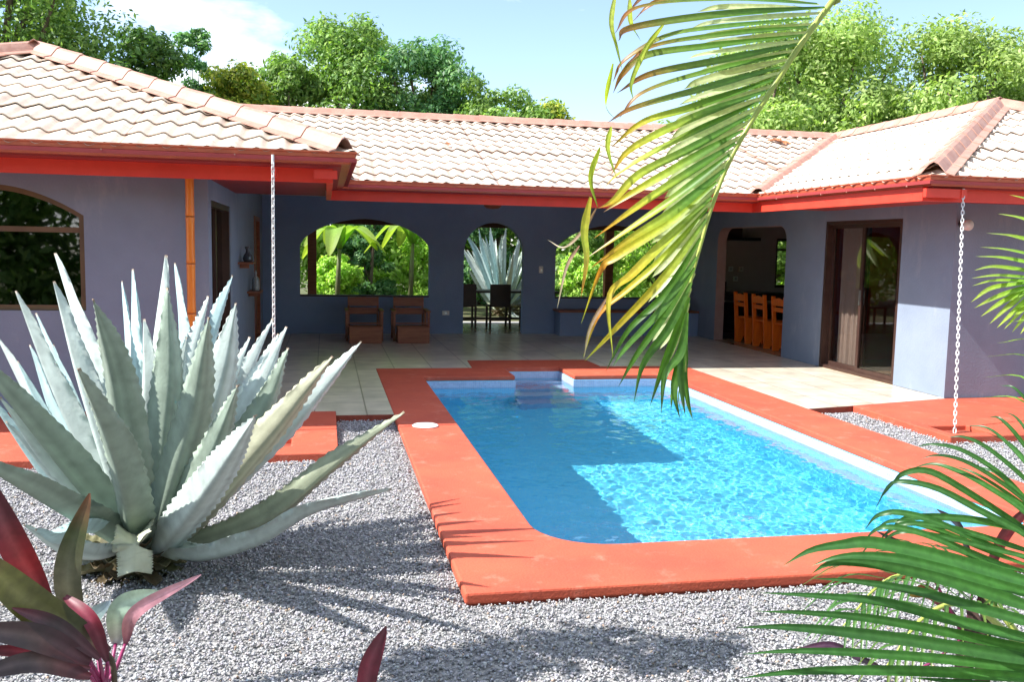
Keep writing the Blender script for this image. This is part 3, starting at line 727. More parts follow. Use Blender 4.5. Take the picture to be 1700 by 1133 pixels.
bn = thing('bench', 'low built-in blue bench with a red brown top along the far wall', 'bench', (5.6, 16.5, 0))
part('base', MB().box(4.26, 6.985, 16.32, 16.765, 0, .44), walldark, bn)
part('seat', MB().box(4.22, 6.985, 16.28, 16.765, .4405, .475), wood, bn, bevel=.005)

def plate(x, y, z, w_, h, label, name='light_switch', toggles=1):
    t = thing(name, label, 'switch' if 'switch' in name else 'socket', (x, y, z))
    part('plate', MB().box(x - w_ / 2, x + w_ / 2, y - .012, y - .0005, z - h / 2, z + h / 2), plastic, t, bevel=.003)
    part('rocker' if 'switch' in name else 'socket_face', MB().box(x - w_ * .22, x + w_ * .22, y - .016, y - .0125, z - h * .25, z + h * .25), steel, t)
plate(3.976, WY, 1.213, .08, .13, 'white light switch right of the arched doorway')
plate(2.18, WY, .384, .13, .08, 'white wall socket low on the wall left of the arched doorway', 'wall_socket')
for x, z, lb in ((7.586, 1.277, 'left one of three pale sockets in a row on the kitchen wall'), (7.814, 1.281, 'middle one of three pale sockets in a row on the kitchen wall'),
                 (8.031, 1.284, 'right one of three pale sockets in a row on the kitchen wall'), (7.925, 1.092, 'pale socket below the row of three on the kitchen wall')):
    plate(x, WY, z, .10, .10, lb, 'kitchen_socket')

cl = thing('ceiling_lamp', 'small brown ceiling lamp above the arched doorway', 'lamp', (2.71, 15, 2.46))
part('base', MB().lathe((2.71, 15, 0), [(0, 2.40), (.10, 2.40), (.12, 2.43), (.12, 2.4595), (0, 2.4595)], 24), darkwood, cl)
part('shade', MB().lathe((2.71, 15, 0), [(0, 2.25), (.10, 2.26), (.15, 2.30), (.14, 2.34), (.05, 2.40), (0, 2.40)], 24), wood, cl, smooth=True)
wl = thing('wall_lamp', 'round white outdoor spot lamp on the end wall behind the right chain', 'lamp', (7.06, 9.18, 2.0))
part('base', MB().tube([(7.06, 9.179, 2.0), (7.06, 9.15, 2.0)], .045, 16), blackish, wl)
part('lamp_head', MB().tube([(7.03, 9.12, 1.99), (7.02, 9.06, 1.985), (7.015, 9.0, 1.98)], [.03, .055, .06], 18), plastic, wl, smooth=True)
part('arm', MB().tube([(7.06, 9.15, 2.0), (7.04, 9.115, 1.99)], .014, 8), blackish, wl)

# dining chairs in the kitchen
def dchair(y, label, m=orangewood):
    t = thing('dining_chair', label, 'chair', (7.35, y, 0), 'orange wooden chairs inside the kitchen opening')
    for s in (-1, 1):
        yy = y + s * .20
        prof = [(7.26, 0), (7.36, 0), (7.58, .40), (7.64, .44), (7.64, .47), (7.30, .47), (7.26, .91), (7.20, .91), (7.235, .45), (7.25, .2)]
        part('side_panel', MB().slab(prof, [], lambda a, b, q, yy=yy: (a, yy - .02 + .04 * q, b), 0, 1), m, t, bevel=.004)
    part('front_leg', MB().box(7.60, 7.64, y - .18, y - .14, 0, .44).box(7.60, 7.64, y + .14, y + .18, 0, .44), m, t)
    part('seat', MB().box(7.27, 7.66, y - .18, y + .18, .45, .475), m, t, bevel=.004)
    part('backrest', MB().slab([(y - .18, .86), (y - .18, .76), (y + .18, .76), (y + .18, .86), (y, .89)], [], lambda a, b, q: (7.215 + .02 * q, a, b), 0, 1).box(7.235, 7.255, y - .18, y + .18, .66, .73), m, t, bevel=.003)
    return t
c0 = dchair(15.07, 'orange wooden chair farthest from the courtyard in the kitchen opening')
for y, lb in ((14.36, 'middle orange wooden chair of the row in the kitchen opening'), (13.65, 'nearest orange wooden chair, half hidden by the edge of the kitchen opening')):
    copy_thing(c0, (7.35, y, 0), lb)
dt = thing('kitchen_table', 'dark dining table behind the orange chairs in the kitchen', 'table', (8.15, 13.8, 0))
part('tabletop', MB().box(7.7, 8.6, 13.2, 15.5, .70, .74), darkwood, dt, bevel=.005)
for sx in (7.78, 8.52):
    for sy in (13.28, 15.42): part('leg', MB().box(sx - .03, sx + .03, sy - .03, sy + .03, 0, .6995), darkwood, dt)
ov = thing('oven', 'black kitchen stove with a steel handle seen through the kitchen opening', 'oven', (7.42, 16.2, 0))
part('body', MB().box(7.18, 7.66, 15.9, 16.6, 0.004, .84), blackish, ov, bevel=.005)
part('door', MB().box(7.21, 7.63, 15.885, 15.8995, .12, .66), blackglass, ov)
part('handle', MB().tube([(7.24, 15.85, .70), (7.60, 15.85, .70)], .012, 8), steel, ov)
part('side_trim', MB().box(7.175, 7.195, 15.88, 15.8995, .1, .8), steel, ov)
part('back_panel', MB().box(7.18, 7.66, 16.6, 16.64, .3, 1.04), blackish, ov)
kc = thing('kitchen_counter', 'dark kitchen counter along the back wall beside the stove', 'counter', (9, 16.4, 0))
part('cabinet', MB().box(7.68, 11.2, 16.15, 16.765, .004, .80), darkwood, kc)
part('worktop', MB().box(7.665, 11.25, 16.11, 16.765, .8005, .84), blackish, kc, bevel=.004)
rh = thing('range_hood', 'dark flat shelf hood high on the kitchen wall', 'hood', (7.8, 16.5, 1.9))
part('canopy', MB().box(7.3, 8.22, 16.35, 16.765, 1.84, 1.90), blackish, rh)
part('duct', MB().box(7.4, 7.9, 16.5, 16.765, 1.9005, 2.1), doorframe, rh)

# terrace furniture seen through the arches
def tchair(x, y, label, rz=0.0):
    t = thing('terrace_chair', label, 'chair', (x, y, -0.005), 'dark chairs around the terrace table')
    part('backrest', MB().box(x - .21, x + .21, y - .235, y - .205, .44, .88), darkwood, t, bevel=.004)
    part('seat', MB().box(x - .22, x + .22, y - .20, y + .22, .42, .455), darkwood, t, bevel=.004)
    for sx in (-1, 1):
        part('leg', MB().box(x + sx * .2 - .02, x + sx * .2 + .02, y - .245, y - .21 + .01, -.005, .435), darkwood, t)
        part('leg', MB().box(x + sx * .2 - .02, x + sx * .2 + .02, y + .17, y + .21, -.005, .4195), darkwood, t)
    part('rung', MB().box(x - .18, x + .18, y - .235, y - .215, .15, .19), darkwood, t)
    return t
tc0 = tchair(3.42, 18.1, 'dark straight-backed chair in the middle of the arched doorway')
copy_thing(tc0, (2.72, 18.1, -0.005), 'dark straight-backed chair at the left edge of the arched doorway')
copy_thing(tc0, (4.12, 18.1, -0.005), 'dark straight-backed chair at the right edge of the arched doorway')
copy_thing(tc0, (2.02, 18.45, -0.005), 'dark chair seen in the lower right corner of the left arched window', rz=math.pi / 2)
tt = thing('terrace_table', 'dark dining table on the back terrace behind the chairs', 'table', (3.3, 18.5, 0))
part('tabletop', MB().box(2.25, 4.7, 18.16, 18.92, .69, .73), darkwood, tt, bevel=.004)
for sx in (2.35, 4.6):
    for sy in (18.24, 18.84): part('leg', MB().box(sx - .035, sx + .035, sy - .035, sy + .035, -.005, .6895), darkwood, tt)
part('stretcher', MB().box(2.38, 4.57, 18.50, 18.54, .12, .17), darkwood, tt)

# ================================================================ gravel stones
def stones(name, areas, seed, hole=None):
    r_ = np.random.default_rng(seed)
    P = []; 
    for (xa, xb, ya, yb, dens, size) in areas:
        n = int((xb - xa) * (yb - ya) * dens)
        p = np.column_stack([r_.uniform(xa, xb, n), r_.uniform(ya, yb, n), r_.uniform(.7, 1.35, n) * size]); P.append(p)
    P = np.vstack(P); n = len(P)
    base = np.array([[1, 0, 0], [-1, 0, 0], [0, 1, 0], [0, -1, 0], [0, 0, 1], [0, 0, -1]], float)
    v = base[None] * r_.uniform(.55, 1.1, (n, 6, 1))
    v = v + r_.normal(0, .18, (n, 6, 3))
    v[:, :, 2] *= .62; v[:, :, 1] *= r_.uniform(.6, 1, (n, 1))
    q = r_.normal(size=(n, 4)); q[:, 1:3] *= .35; q /= np.linalg.norm(q, axis=1)[:, None]
    w0, x_, y_, z_ = q.T
    M = np.stack([1 - 2 * (y_**2 + z_**2), 2 * (x_*y_ - z_*w0), 2 * (x_*z_ + y_*w0), 2 * (x_*y_ + z_*w0), 1 - 2 * (x_**2 + z_**2), 2 * (y_*z_ - x_*w0), 2 * (x_*z_ - y_*w0), 2 * (y_*z_ + x_*w0), 1 - 2 * (x_**2 + y_**2)], 1).reshape(n, 3, 3)
    v = np.einsum('nij,nkj->nki', M, v) * P[:, 2][:, None, None] * .5
    v[:, :, 0] += P[:, 0][:, None]; v[:, :, 1] += P[:, 1][:, None]
    v[:, :, 2] += (GZ + r_.uniform(-.010, .006, n))[:, None]
    f = np.array([[0, 2, 4], [2, 1, 4], [1, 3, 4], [3, 0, 4], [2, 0, 5], [1, 2, 5], [3, 1, 5], [0, 3, 5]])
    F = (f[None] + (np.arange(n) * 6)[:, None, None]).reshape(-1, 3)
    me = bpy.data.meshes.new(name)
    me.vertices.add(n * 6); me.vertices.foreach_set('co', v.reshape(-1).astype(np.float32))
    me.loops.add(len(F) * 3); me.loops.foreach_set('vertex_index', F.reshape(-1).astype(np.int32))
    me.polygons.add(len(F)); me.polygons.foreach_set('loop_start', np.arange(0, len(F) * 3, 3, dtype=np.int32)); me.polygons.foreach_set('loop_total', np.full(len(F), 3, np.int32))
    me.update(calc_edges=True); me.validate()
    g = r_.beta(2.2, 2.2, n) * .42 + .13
    col = np.stack([g * r_.uniform(.97, 1.07, n), g * r_.uniform(.97, 1.03, n), g * r_.uniform(.96, 1.12, n), np.ones(n)], 1)
    k = r_.random(n) < .02; col[k, :3] *= np.array([1.25, .95, .7])
    at = me.color_attributes.new('Col', 'FLOAT_COLOR', 'POINT'); at.data.foreach_set('color', np.repeat(col, 6, axis=0).astype(np.float32).reshape(-1))
    me.materials.append(stonem)
    o = bpy.data.objects.new(name, me); C.objects.link(o)
    return tag(o, 'loose light grey gravel chips covering the ground around the pool and agave', 'gravel', kind='stuff')
stones('gravel_chips', [(-2.6, .66, 2.7, 5.6, 4600, .0190), (.66, 3.8, 2.5, 4.12, 4600, .0190), (3.8, 6.2, 2.5, 4.12, 1500, .022),
                        (-2.9, .63, 5.6, 7.14, 2600, .023), (.1, .64, 7.14, 8.76, 2600, .023), (-2.9, .1, 6.9, 7.14, 2600, .023),
                        (5.0, 5.57, 4.1, 8.68, 2600, .023), (5.57, 8.6, 4.1, 7.18, 2200, .024)], 3)
# ================================================================ plants
def bez(pts, n):
    """smooth curve through the given points"""
    P = [Vector(p) for p in pts]; m = len(P); o = []
    for i in range(n + 1):
        u = i / n * (m - 1); k = min(int(u), m - 2); f = u - k
        p0 = P[k - 1] if k else P[0] * 2 - P[1]; p1 = P[k]; p2 = P[k + 1]; p3 = P[k + 2] if k + 2 < m else P[-1] * 2 - P[-2]
        o.append(0.5 * ((2 * p1) + (p2 - p0) * f + (2 * p0 - 5 * p1 + 4 * p2 - p3) * f * f + (3 * p1 - p0 - 3 * p2 + p3) * f ** 3))
    return o
def lerp3(a, b, t): return tuple(a[i] + (b[i] - a[i]) * t for i in range(3))

def agave_leaf(mb, pts, width, axis, thick=0.02, cut=False, teeth=True, col=(0.20, 0.31, 0.28), chan=0.62, seed=0, face=False):
    r_ = random.Random(seed)
    n = 64; cs = bez(pts, n); A = Vector(axis); Ln = sum((cs[i + 1] - cs[i]).length for i in range(n))
    M = 9; vs = []; cl = []; side_p = None
    for i, p in enumerate(cs):
        t = (cs[min(i + 1, n)] - cs[max(i - 1, 0)]).normalized(); u = i / n
        inward = (Vector((A.x, A.y, 0)) - Vector((p.x, p.y, 0)))
        inward = inward.normalized() * min(1, inward.length * 4 + .2) * .8 + Vector((.4, .9, .2) if face else (0, 0, 0.75))
        nn = (inward - t * inward.dot(t)).normalized(); sd = t.cross(nn)
        if side_p is not None and sd.dot(side_p) < 0: sd = -sd
        side_p = sd
        w_ = width * 0.5 * (0.70 if cut else 0.62 + 0.40 * math.sin(math.pi * 0.5 * min(1, max(0, (u - .08) / .42))))
        if u > .50 and not cut: w_ *= max(0.0, 1 - ((u - .50) / .50) ** 1.9)
        w_ = max(w_, 0.0012); ch = chan * w_ * (1.0 if u < .85 else 1.0 + (u - .85) * 3)
        th = thick * (1 - 0.75 * u) * (1.6 if u < .15 else 1)
        for s in range(2):
            for k in range(M):
                x = (k / (M - 1)) * 2 - 1
                wav = 0.004 * math.sin(u * 23 + x * 2 + seed)
                h = ch * (abs(x) ** 1.3) * 1.35 - (th * (1 - x * x) ** .5 if s else 0) + wav * (abs(x))
                te = 0
                if teeth and abs(x) == 1:
                    ph = (u * Ln / 0.045) % 1.0
                    te = (0.013 if (i % 2 == 0) else -0.002) * (1 - u * .5) * r_.uniform(.5, 1.3)
                vs.append(p + sd * (x * (w_ + te * (1 if abs(x) == 1 else 0)) * 1.0) + nn * h)
                base = lerp3((0.46, 0.52, 0.38), col, min(1, u / .22))
                band = 1.0 + 0.10 * math.sin(x * 9 + seed) + 0.09 * math.sin(x * 17 + seed * 2) - (0.16 if r_.random() < .05 else 0)
                c = tuple(b * band for b in base)
                if u > .985 and not cut: c = (0.22, 0.15, 0.10)
                cl.append(c)
    W = 2 * M; fs = []
    for i in range(n):
        a = i * W; b = a + W
        for k in range(M - 1):
            fs += [(a + k, b + k, b + k + 1, a + k + 1), (a + M + k, a + M + k + 1, b + M + k + 1, b + M + k)]
        fs += [(a, a + M, b + M, b), (a + M - 1, b + M - 1, b + 2 * M - 1, a + 2 * M - 1)]
    fs.append(tuple(range(n * W, n * W + M)) + tuple(range(n * W + 2 * M - 1, n * W + M - 1, -1)))
    return mb.add(vs, fs, cl)

AG = [([(-0.979, 4.93, 0.046), (-0.997, 4.986, 0.116), (-1.238, 5.195, 0.957), (-1.442, 5.375, 1.562)], 0.173, (0.51, 0.588, 0.555), False), ([(-0.984, 4.9, 0.057), (-1.01, 4.9, 0.127), (-1.213, 4.9, 0.904), (-1.324, 4.9, 1.429)], 0.167, (0.509, 0.587, 0.554), False), ([(-1.003, 4.912, 0.097), (-1.063, 4.934, 0.167), (-1.357, 5.018, 0.825), (-1.557, 5.09, 1.369)], 0.156, (0.411, 0.474, 0.447), False), ([(-0.965, 4.859, 0.092), (-0.957, 4.783, 0.162), (-0.962, 4.497, 0.935), (-0.993, 4.25, 1.382)], 0.184, (0.225, 0.279, 0.225), False), ([(-0.976, 4.948, 0.095), (-0.988, 5.037, 0.165), (-1.08, 5.371, 0.898), (-1.162, 5.66, 1.4)], 0.1, (0.411, 0.562, 0.562), False), ([(-0.974, 4.936, 0.072), (-0.982, 5.003, 0.142), (-1.033, 5.253, 0.847), (-1.064, 5.47, 1.477)], 0.156, (0.402, 0.549, 0.549), False), ([(-0.959, 4.924, 0.081), (-0.939, 4.968, 0.151), (-0.914, 5.136, 0.93), (-0.855, 5.28, 1.561)], 0.173, (0.479, 0.552, 0.52), False), ([(-0.95, 4.942, 0.081), (-0.912, 5.02, 0.151), (-0.801, 5.312, 0.972), (-0.853, 5.565, 1.512)], 0.145, (0.363, 0.496, 0.496), False), ([(-0.947, 4.9, 0.052), (-0.904, 4.9, 0.122), (-0.789, 4.9, 0.868), (-0.791, 4.9, 1.402)], 0.178, (0.256, 0.318, 0.256), False), ([(-0.941, 4.924, 0.046), (-0.886, 4.968, 0.116), (-0.713, 5.136, 0.961), (-0.638, 5.28, 1.338)], 0.123, (0.472, 0.544, 0.513), False), ([(-0.93, 4.851, 0.064), (-0.855, 4.76, 0.134), (-0.617, 4.416, 0.801), (-0.497, 4.12, 1.315)], 0.173, (0.255, 0.316, 0.255), False), ([(-0.94, 4.948, 0.058), (-0.885, 5.037, 0.128), (-0.657, 5.371, 0.998), (-0.545, 5.66, 1.439)], 0.134, (0.349, 0.477, 0.477), False), ([(-0.924, 4.892, 0.047), (-0.84, 4.877, 0.117), (-0.542, 4.819, 0.847), (-0.443, 4.77, 1.336)], 0.201, (0.452, 0.521, 0.492), False), ([(-0.929, 4.942, 0.028), (-0.852, 5.02, 0.098), (-0.506, 5.312, 0.729), (-0.308, 5.565, 1.189)], 0.15, (0.448, 0.516, 0.487), False), ([(-0.919, 4.918, 0.032), (-0.823, 4.951, 0.102), (-0.396, 5.077, 0.735), (-0.213, 5.185, 1.177)], 0.162, (0.485, 0.558, 0.527), False), ([(-0.909, 4.9, 0.025), (-0.797, 4.9, 0.095), (-0.346, 4.9, 0.702), (-0.193, 4.9, 1.092)], 0.15, (0.28, 0.347, 0.28), False), ([(-0.897, 4.876, 0.014), (-0.762, 4.83, 0.084), (-0.286, 4.658, 0.656), (0.032, 4.51, 1.094)], 0.173, (0.388, 0.388, 0.277), False), ([(-0.902, 4.906, -0.001), (-0.776, 4.917, 0.069), (-0.194, 4.959, 0.638), (0.189, 4.995, 1.116)], 0.173, (0.465, 0.536, 0.505), False), ([(-0.91, 4.826, 0.044), (-0.798, 4.689, 0.114), (-0.501, 4.175, 0.559), (-0.277, 3.73, 0.953)], 0.173, (0.454, 0.523, 0.493), False), ([(-0.958, 4.831, 0.055), (-0.937, 4.703, 0.125), (-0.913, 4.223, 0.682), (-0.952, 3.808, 1.137)], 0.173, (0.236, 0.293, 0.236), False), ([(-1.007, 4.93, 0.088), (-1.077, 4.986, 0.158), (-1.398, 5.194, 0.599), (-1.585, 5.375, 1.058)], 0.123, (0.338, 0.462, 0.462), False), ([(-1.016, 4.936, 0.09), (-1.101, 5.003, 0.16), (-1.503, 5.253, 0.655), (-1.78, 5.47, 1.098)], 0.134, (0.408, 0.47, 0.443), False), ([(-0.988, 4.859, 0.079), (-1.02, 4.783, 0.149), (-1.314, 4.497, 0.742), (-1.48, 4.25, 1.151)], 0.19, (0.248, 0.307, 0.248), False), ([(-1.006, 4.9, 0.05), (-1.074, 4.9, 0.12), (-1.383, 4.9, 0.411), (-1.672, 4.9, 0.909)], 0.134, (0.363, 0.497, 0.497), False), ([(-0.979, 4.843, 0.037), (-0.997, 4.736, 0.107), (-1.251, 4.336, 0.472), (-1.46, 3.99, 0.789)], 0.178, (0.243, 0.301, 0.243), False), ([(-1.001, 4.948, 0.081), (-1.058, 5.037, 0.151), (-1.359, 5.371, 0.561), (-1.547, 5.66, 1.026)], 0.106, (0.416, 0.569, 0.569), False), ([(-0.961, 4.912, 0.06), (-0.945, 4.934, 0.13), (-0.936, 5.018, 0.755), (-0.939, 5.09, 1.226)], 0.167, (0.463, 0.533, 0.503), False), ([(-0.976, 4.914, 0.059), (-0.988, 4.941, 0.129), (-1.063, 5.041, 0.624), (-1.144, 5.128, 1.126)], 0.167, (0.467, 0.538, 0.507), False), ([(-0.941, 4.906, 0.03), (-0.886, 4.917, 0.1), (-0.749, 4.959, 0.602), (-0.656, 4.995, 1.044)], 0.167, (0.431, 0.496, 0.468), False), ([(-0.99, 4.892, 0.033), (-1.026, 4.877, 0.103), (-1.278, 4.819, 0.367), (-1.527, 4.77, 0.75)], 0.139, (0.407, 0.469, 0.443), False), ([(-0.999, 4.942, 0.064), (-1.054, 5.02, 0.134), (-1.35, 5.312, 0.674), (-1.604, 5.565, 1.218)], 0.123, (0.364, 0.498, 0.498), False), ([(-0.947, 4.912, 0.041), (-0.904, 4.934, 0.111), (-0.786, 5.018, 0.687), (-0.729, 5.09, 1.13)], 0.139, (0.42, 0.484, 0.456), False), ([(-0.934, 4.912, 0.03), (-0.868, 4.934, 0.1), (-0.68, 5.018, 0.685), (-0.559, 5.09, 1.13)], 0.128, (0.381, 0.521, 0.521), False), ([(-0.931, 4.93, 0.023), (-0.859, 4.986, 0.093), (-0.576, 5.195, 0.683), (-0.425, 5.375, 1.1)], 0.123, (0.515, 0.593, 0.56), False), ([(-0.907, 4.892, 0.013), (-0.79, 4.877, 0.083), (-0.372, 4.819, 0.527), (-0.125, 4.77, 0.912)], 0.139, (0.479, 0.552, 0.521), False), ([(-0.999, 4.912, 0.064), (-1.052, 4.934, 0.134), (-1.34, 5.018, 0.507), (-1.561, 5.09, 1.005)], 0.123, (0.351, 0.48, 0.48), False), ([(-0.991, 4.876, 0.065), (-1.03, 4.83, 0.135), (-1.287, 4.658, 0.501), (-1.465, 4.51, 0.911)], 0.128, (0.503, 0.58, 0.547), False), ([(-0.918, 4.851, 0.046), (-0.821, 4.76, 0.116), (-0.547, 4.416, 0.598), (-0.379, 4.12, 1.016)], 0.15, (0.268, 0.332, 0.268), False), ([(-0.921, 4.93, 0.028), (-0.831, 4.986, 0.098), (-0.438, 5.195, 0.714), (-0.268, 5.375, 1.118)], 0.156, (0.486, 0.56, 0.528), False), ([(-0.899, 4.9, 0.074), (-0.637, 4.85, 0.062), (-0.282, 4.8, 0.208), (0.058, 4.8, 0.488), (0.411, 4.8, 0.756)], 0.143, (0.28, 0.31, 0.22), False), ([(-0.89, 4.85, 0.074), (-0.626, 4.65, 0.066), (-0.33, 4.6, 0.146), (-0.064, 4.6, 0.291), (0.329, 4.6, 0.396)], 0.156, (0.46, 0.53, 0.5), False), ([(-0.968, 4.8, 0.094), (-1.093, 4.6, 0.106), (-1.228, 4.5, 0.177), (-1.349, 4.4, 0.339)], 0.143, (0.46, 0.53, 0.5), False), ([(-0.927, 4.75, 0.171), (-0.892, 4.48, 0.218), (-0.879, 4.4, 0.092)], 0.214, (0.44, 0.46, 0.34), True), ([(-1.047, 4.9, 0.048), (-1.279, 5.0, -0.089), (-1.483, 5.0, -0.068)], 0.097, (0.46, 0.53, 0.5), False), ([(-1.024, 4.8, 0.128), (-1.105, 4.55, 0.258), (-1.212, 4.4, 0.253), (-1.27, 4.3, 0.345)], 0.13, (0.38, 0.52, 0.52), False)]
AX = (-0.97, 4.9, 0)
ag = thing('agave', 'huge blue grey agave with toothed leaves standing on gravel left of the pool', 'agave', (AX[0], AX[1], -0.12))
for k, (pts, wd, col, cut) in enumerate(AG):  # shaded leaves get a darker colour, so some shade is painted in
    part('leaf', agave_leaf(MB(), pts, wd, AX, 0.03 if wd > .15 else .022, cut, True, col, seed=k, face=pts[-1][2] > .55), agavem, ag, smooth=True, col=True, recalc=True)
tr = MB()
tr.lathe((AX[0], AX[1], 0), [(0, -.14), (.13, -.14), (.17, -.06), (.19, .05), (.15, .16), (.08, .3), (0, .34)], 20, col=(.10, .09, .05))
part('trunk', tr, agavem, ag, smooth=True, col=True)
mb = MB(); r_ = random.Random(4)
for k in range(46):
    an = k * 2.39996; lev = k / 46; rr_ = .20 + .04 * (k % 3)
    b0 = Vector((AX[0] + .12 * math.cos(an), AX[1] + .12 * math.sin(an), -0.09 + .20 * lev))
    d_ = Vector((math.cos(an), math.sin(an), 0)); Lg = r_.uniform(.10, .24)
    pts = [b0, b0 + d_ * Lg * .5 + Vector((0, 0, .01)), b0 + d_ * Lg + Vector((0, 0, .05 * lev - .01))]
    c = r_.choice([(.16, .16, .08), (.20, .19, .10), (.12, .09, .05), (.24, .22, .12)])
    agave_leaf(mb, pts, r_.uniform(.11, .15), AX, .02, True, False, c, .4, k)
part('old_leaf_base', mb, agavem, ag, smooth=True, col=True)

def blade(mb, pts, width, up=(0, 0, 1), n=16, fold=0.25, shape=None, cols=((.1, .3, .05),), twist=0.0, thick=0.0):
    cs = bez(pts, n); U = Vector(up); vs = []; cl = []; sp = None
    for i, p in enumerate(cs):
        u = i / n; t = (cs[min(i + 1, n)] - cs[max(i - 1, 0)]).normalized()
        nn = U - t * U.dot(t)
        if nn.length < .15: nn = Vector((0.3, -1, 0.1)) - t * Vector((0.3, -1, 0.1)).dot(t)
        nn.normalize(); sd = t.cross(nn)
        if twist: q = Matrix.Rotation(twist * u, 3, t); sd = q @ sd; nn = q @ nn
        if sp is not None and sd.dot(sp) < 0: sd = -sd; nn = -nn
        sp = sd
        w_ = width * .5 * (shape(u) if shape else (min(1, .35 + u * 3) * max(0.02, 1 - max(0, (u - .35) / .65) ** 1.7)))
        k = u * (len(cols) - 1); a = min(int(k), len(cols) - 1); c = lerp3(cols[a], cols[min(a + 1, len(cols) - 1)], k - a)
        vs += [p - sd * w_ + nn * w_ * fold, p - sd * w_ * .5 + nn * w_ * fold * .42, p, p + sd * w_ * .5 + nn * w_ * fold * .42, p + sd * w_ + nn * w_ * fold]
        cm = tuple(min(1, x * 1.35 + .02) for x in c)
        cl += [c, c, cm, c, c]
    fs = [(i * 5 + k, i * 5 + k + 1, i * 5 + 5 + k + 1, i * 5 + 5 + k) for i in range(n) for k in range(4)]
    return mb.add(vs, fs, cl)

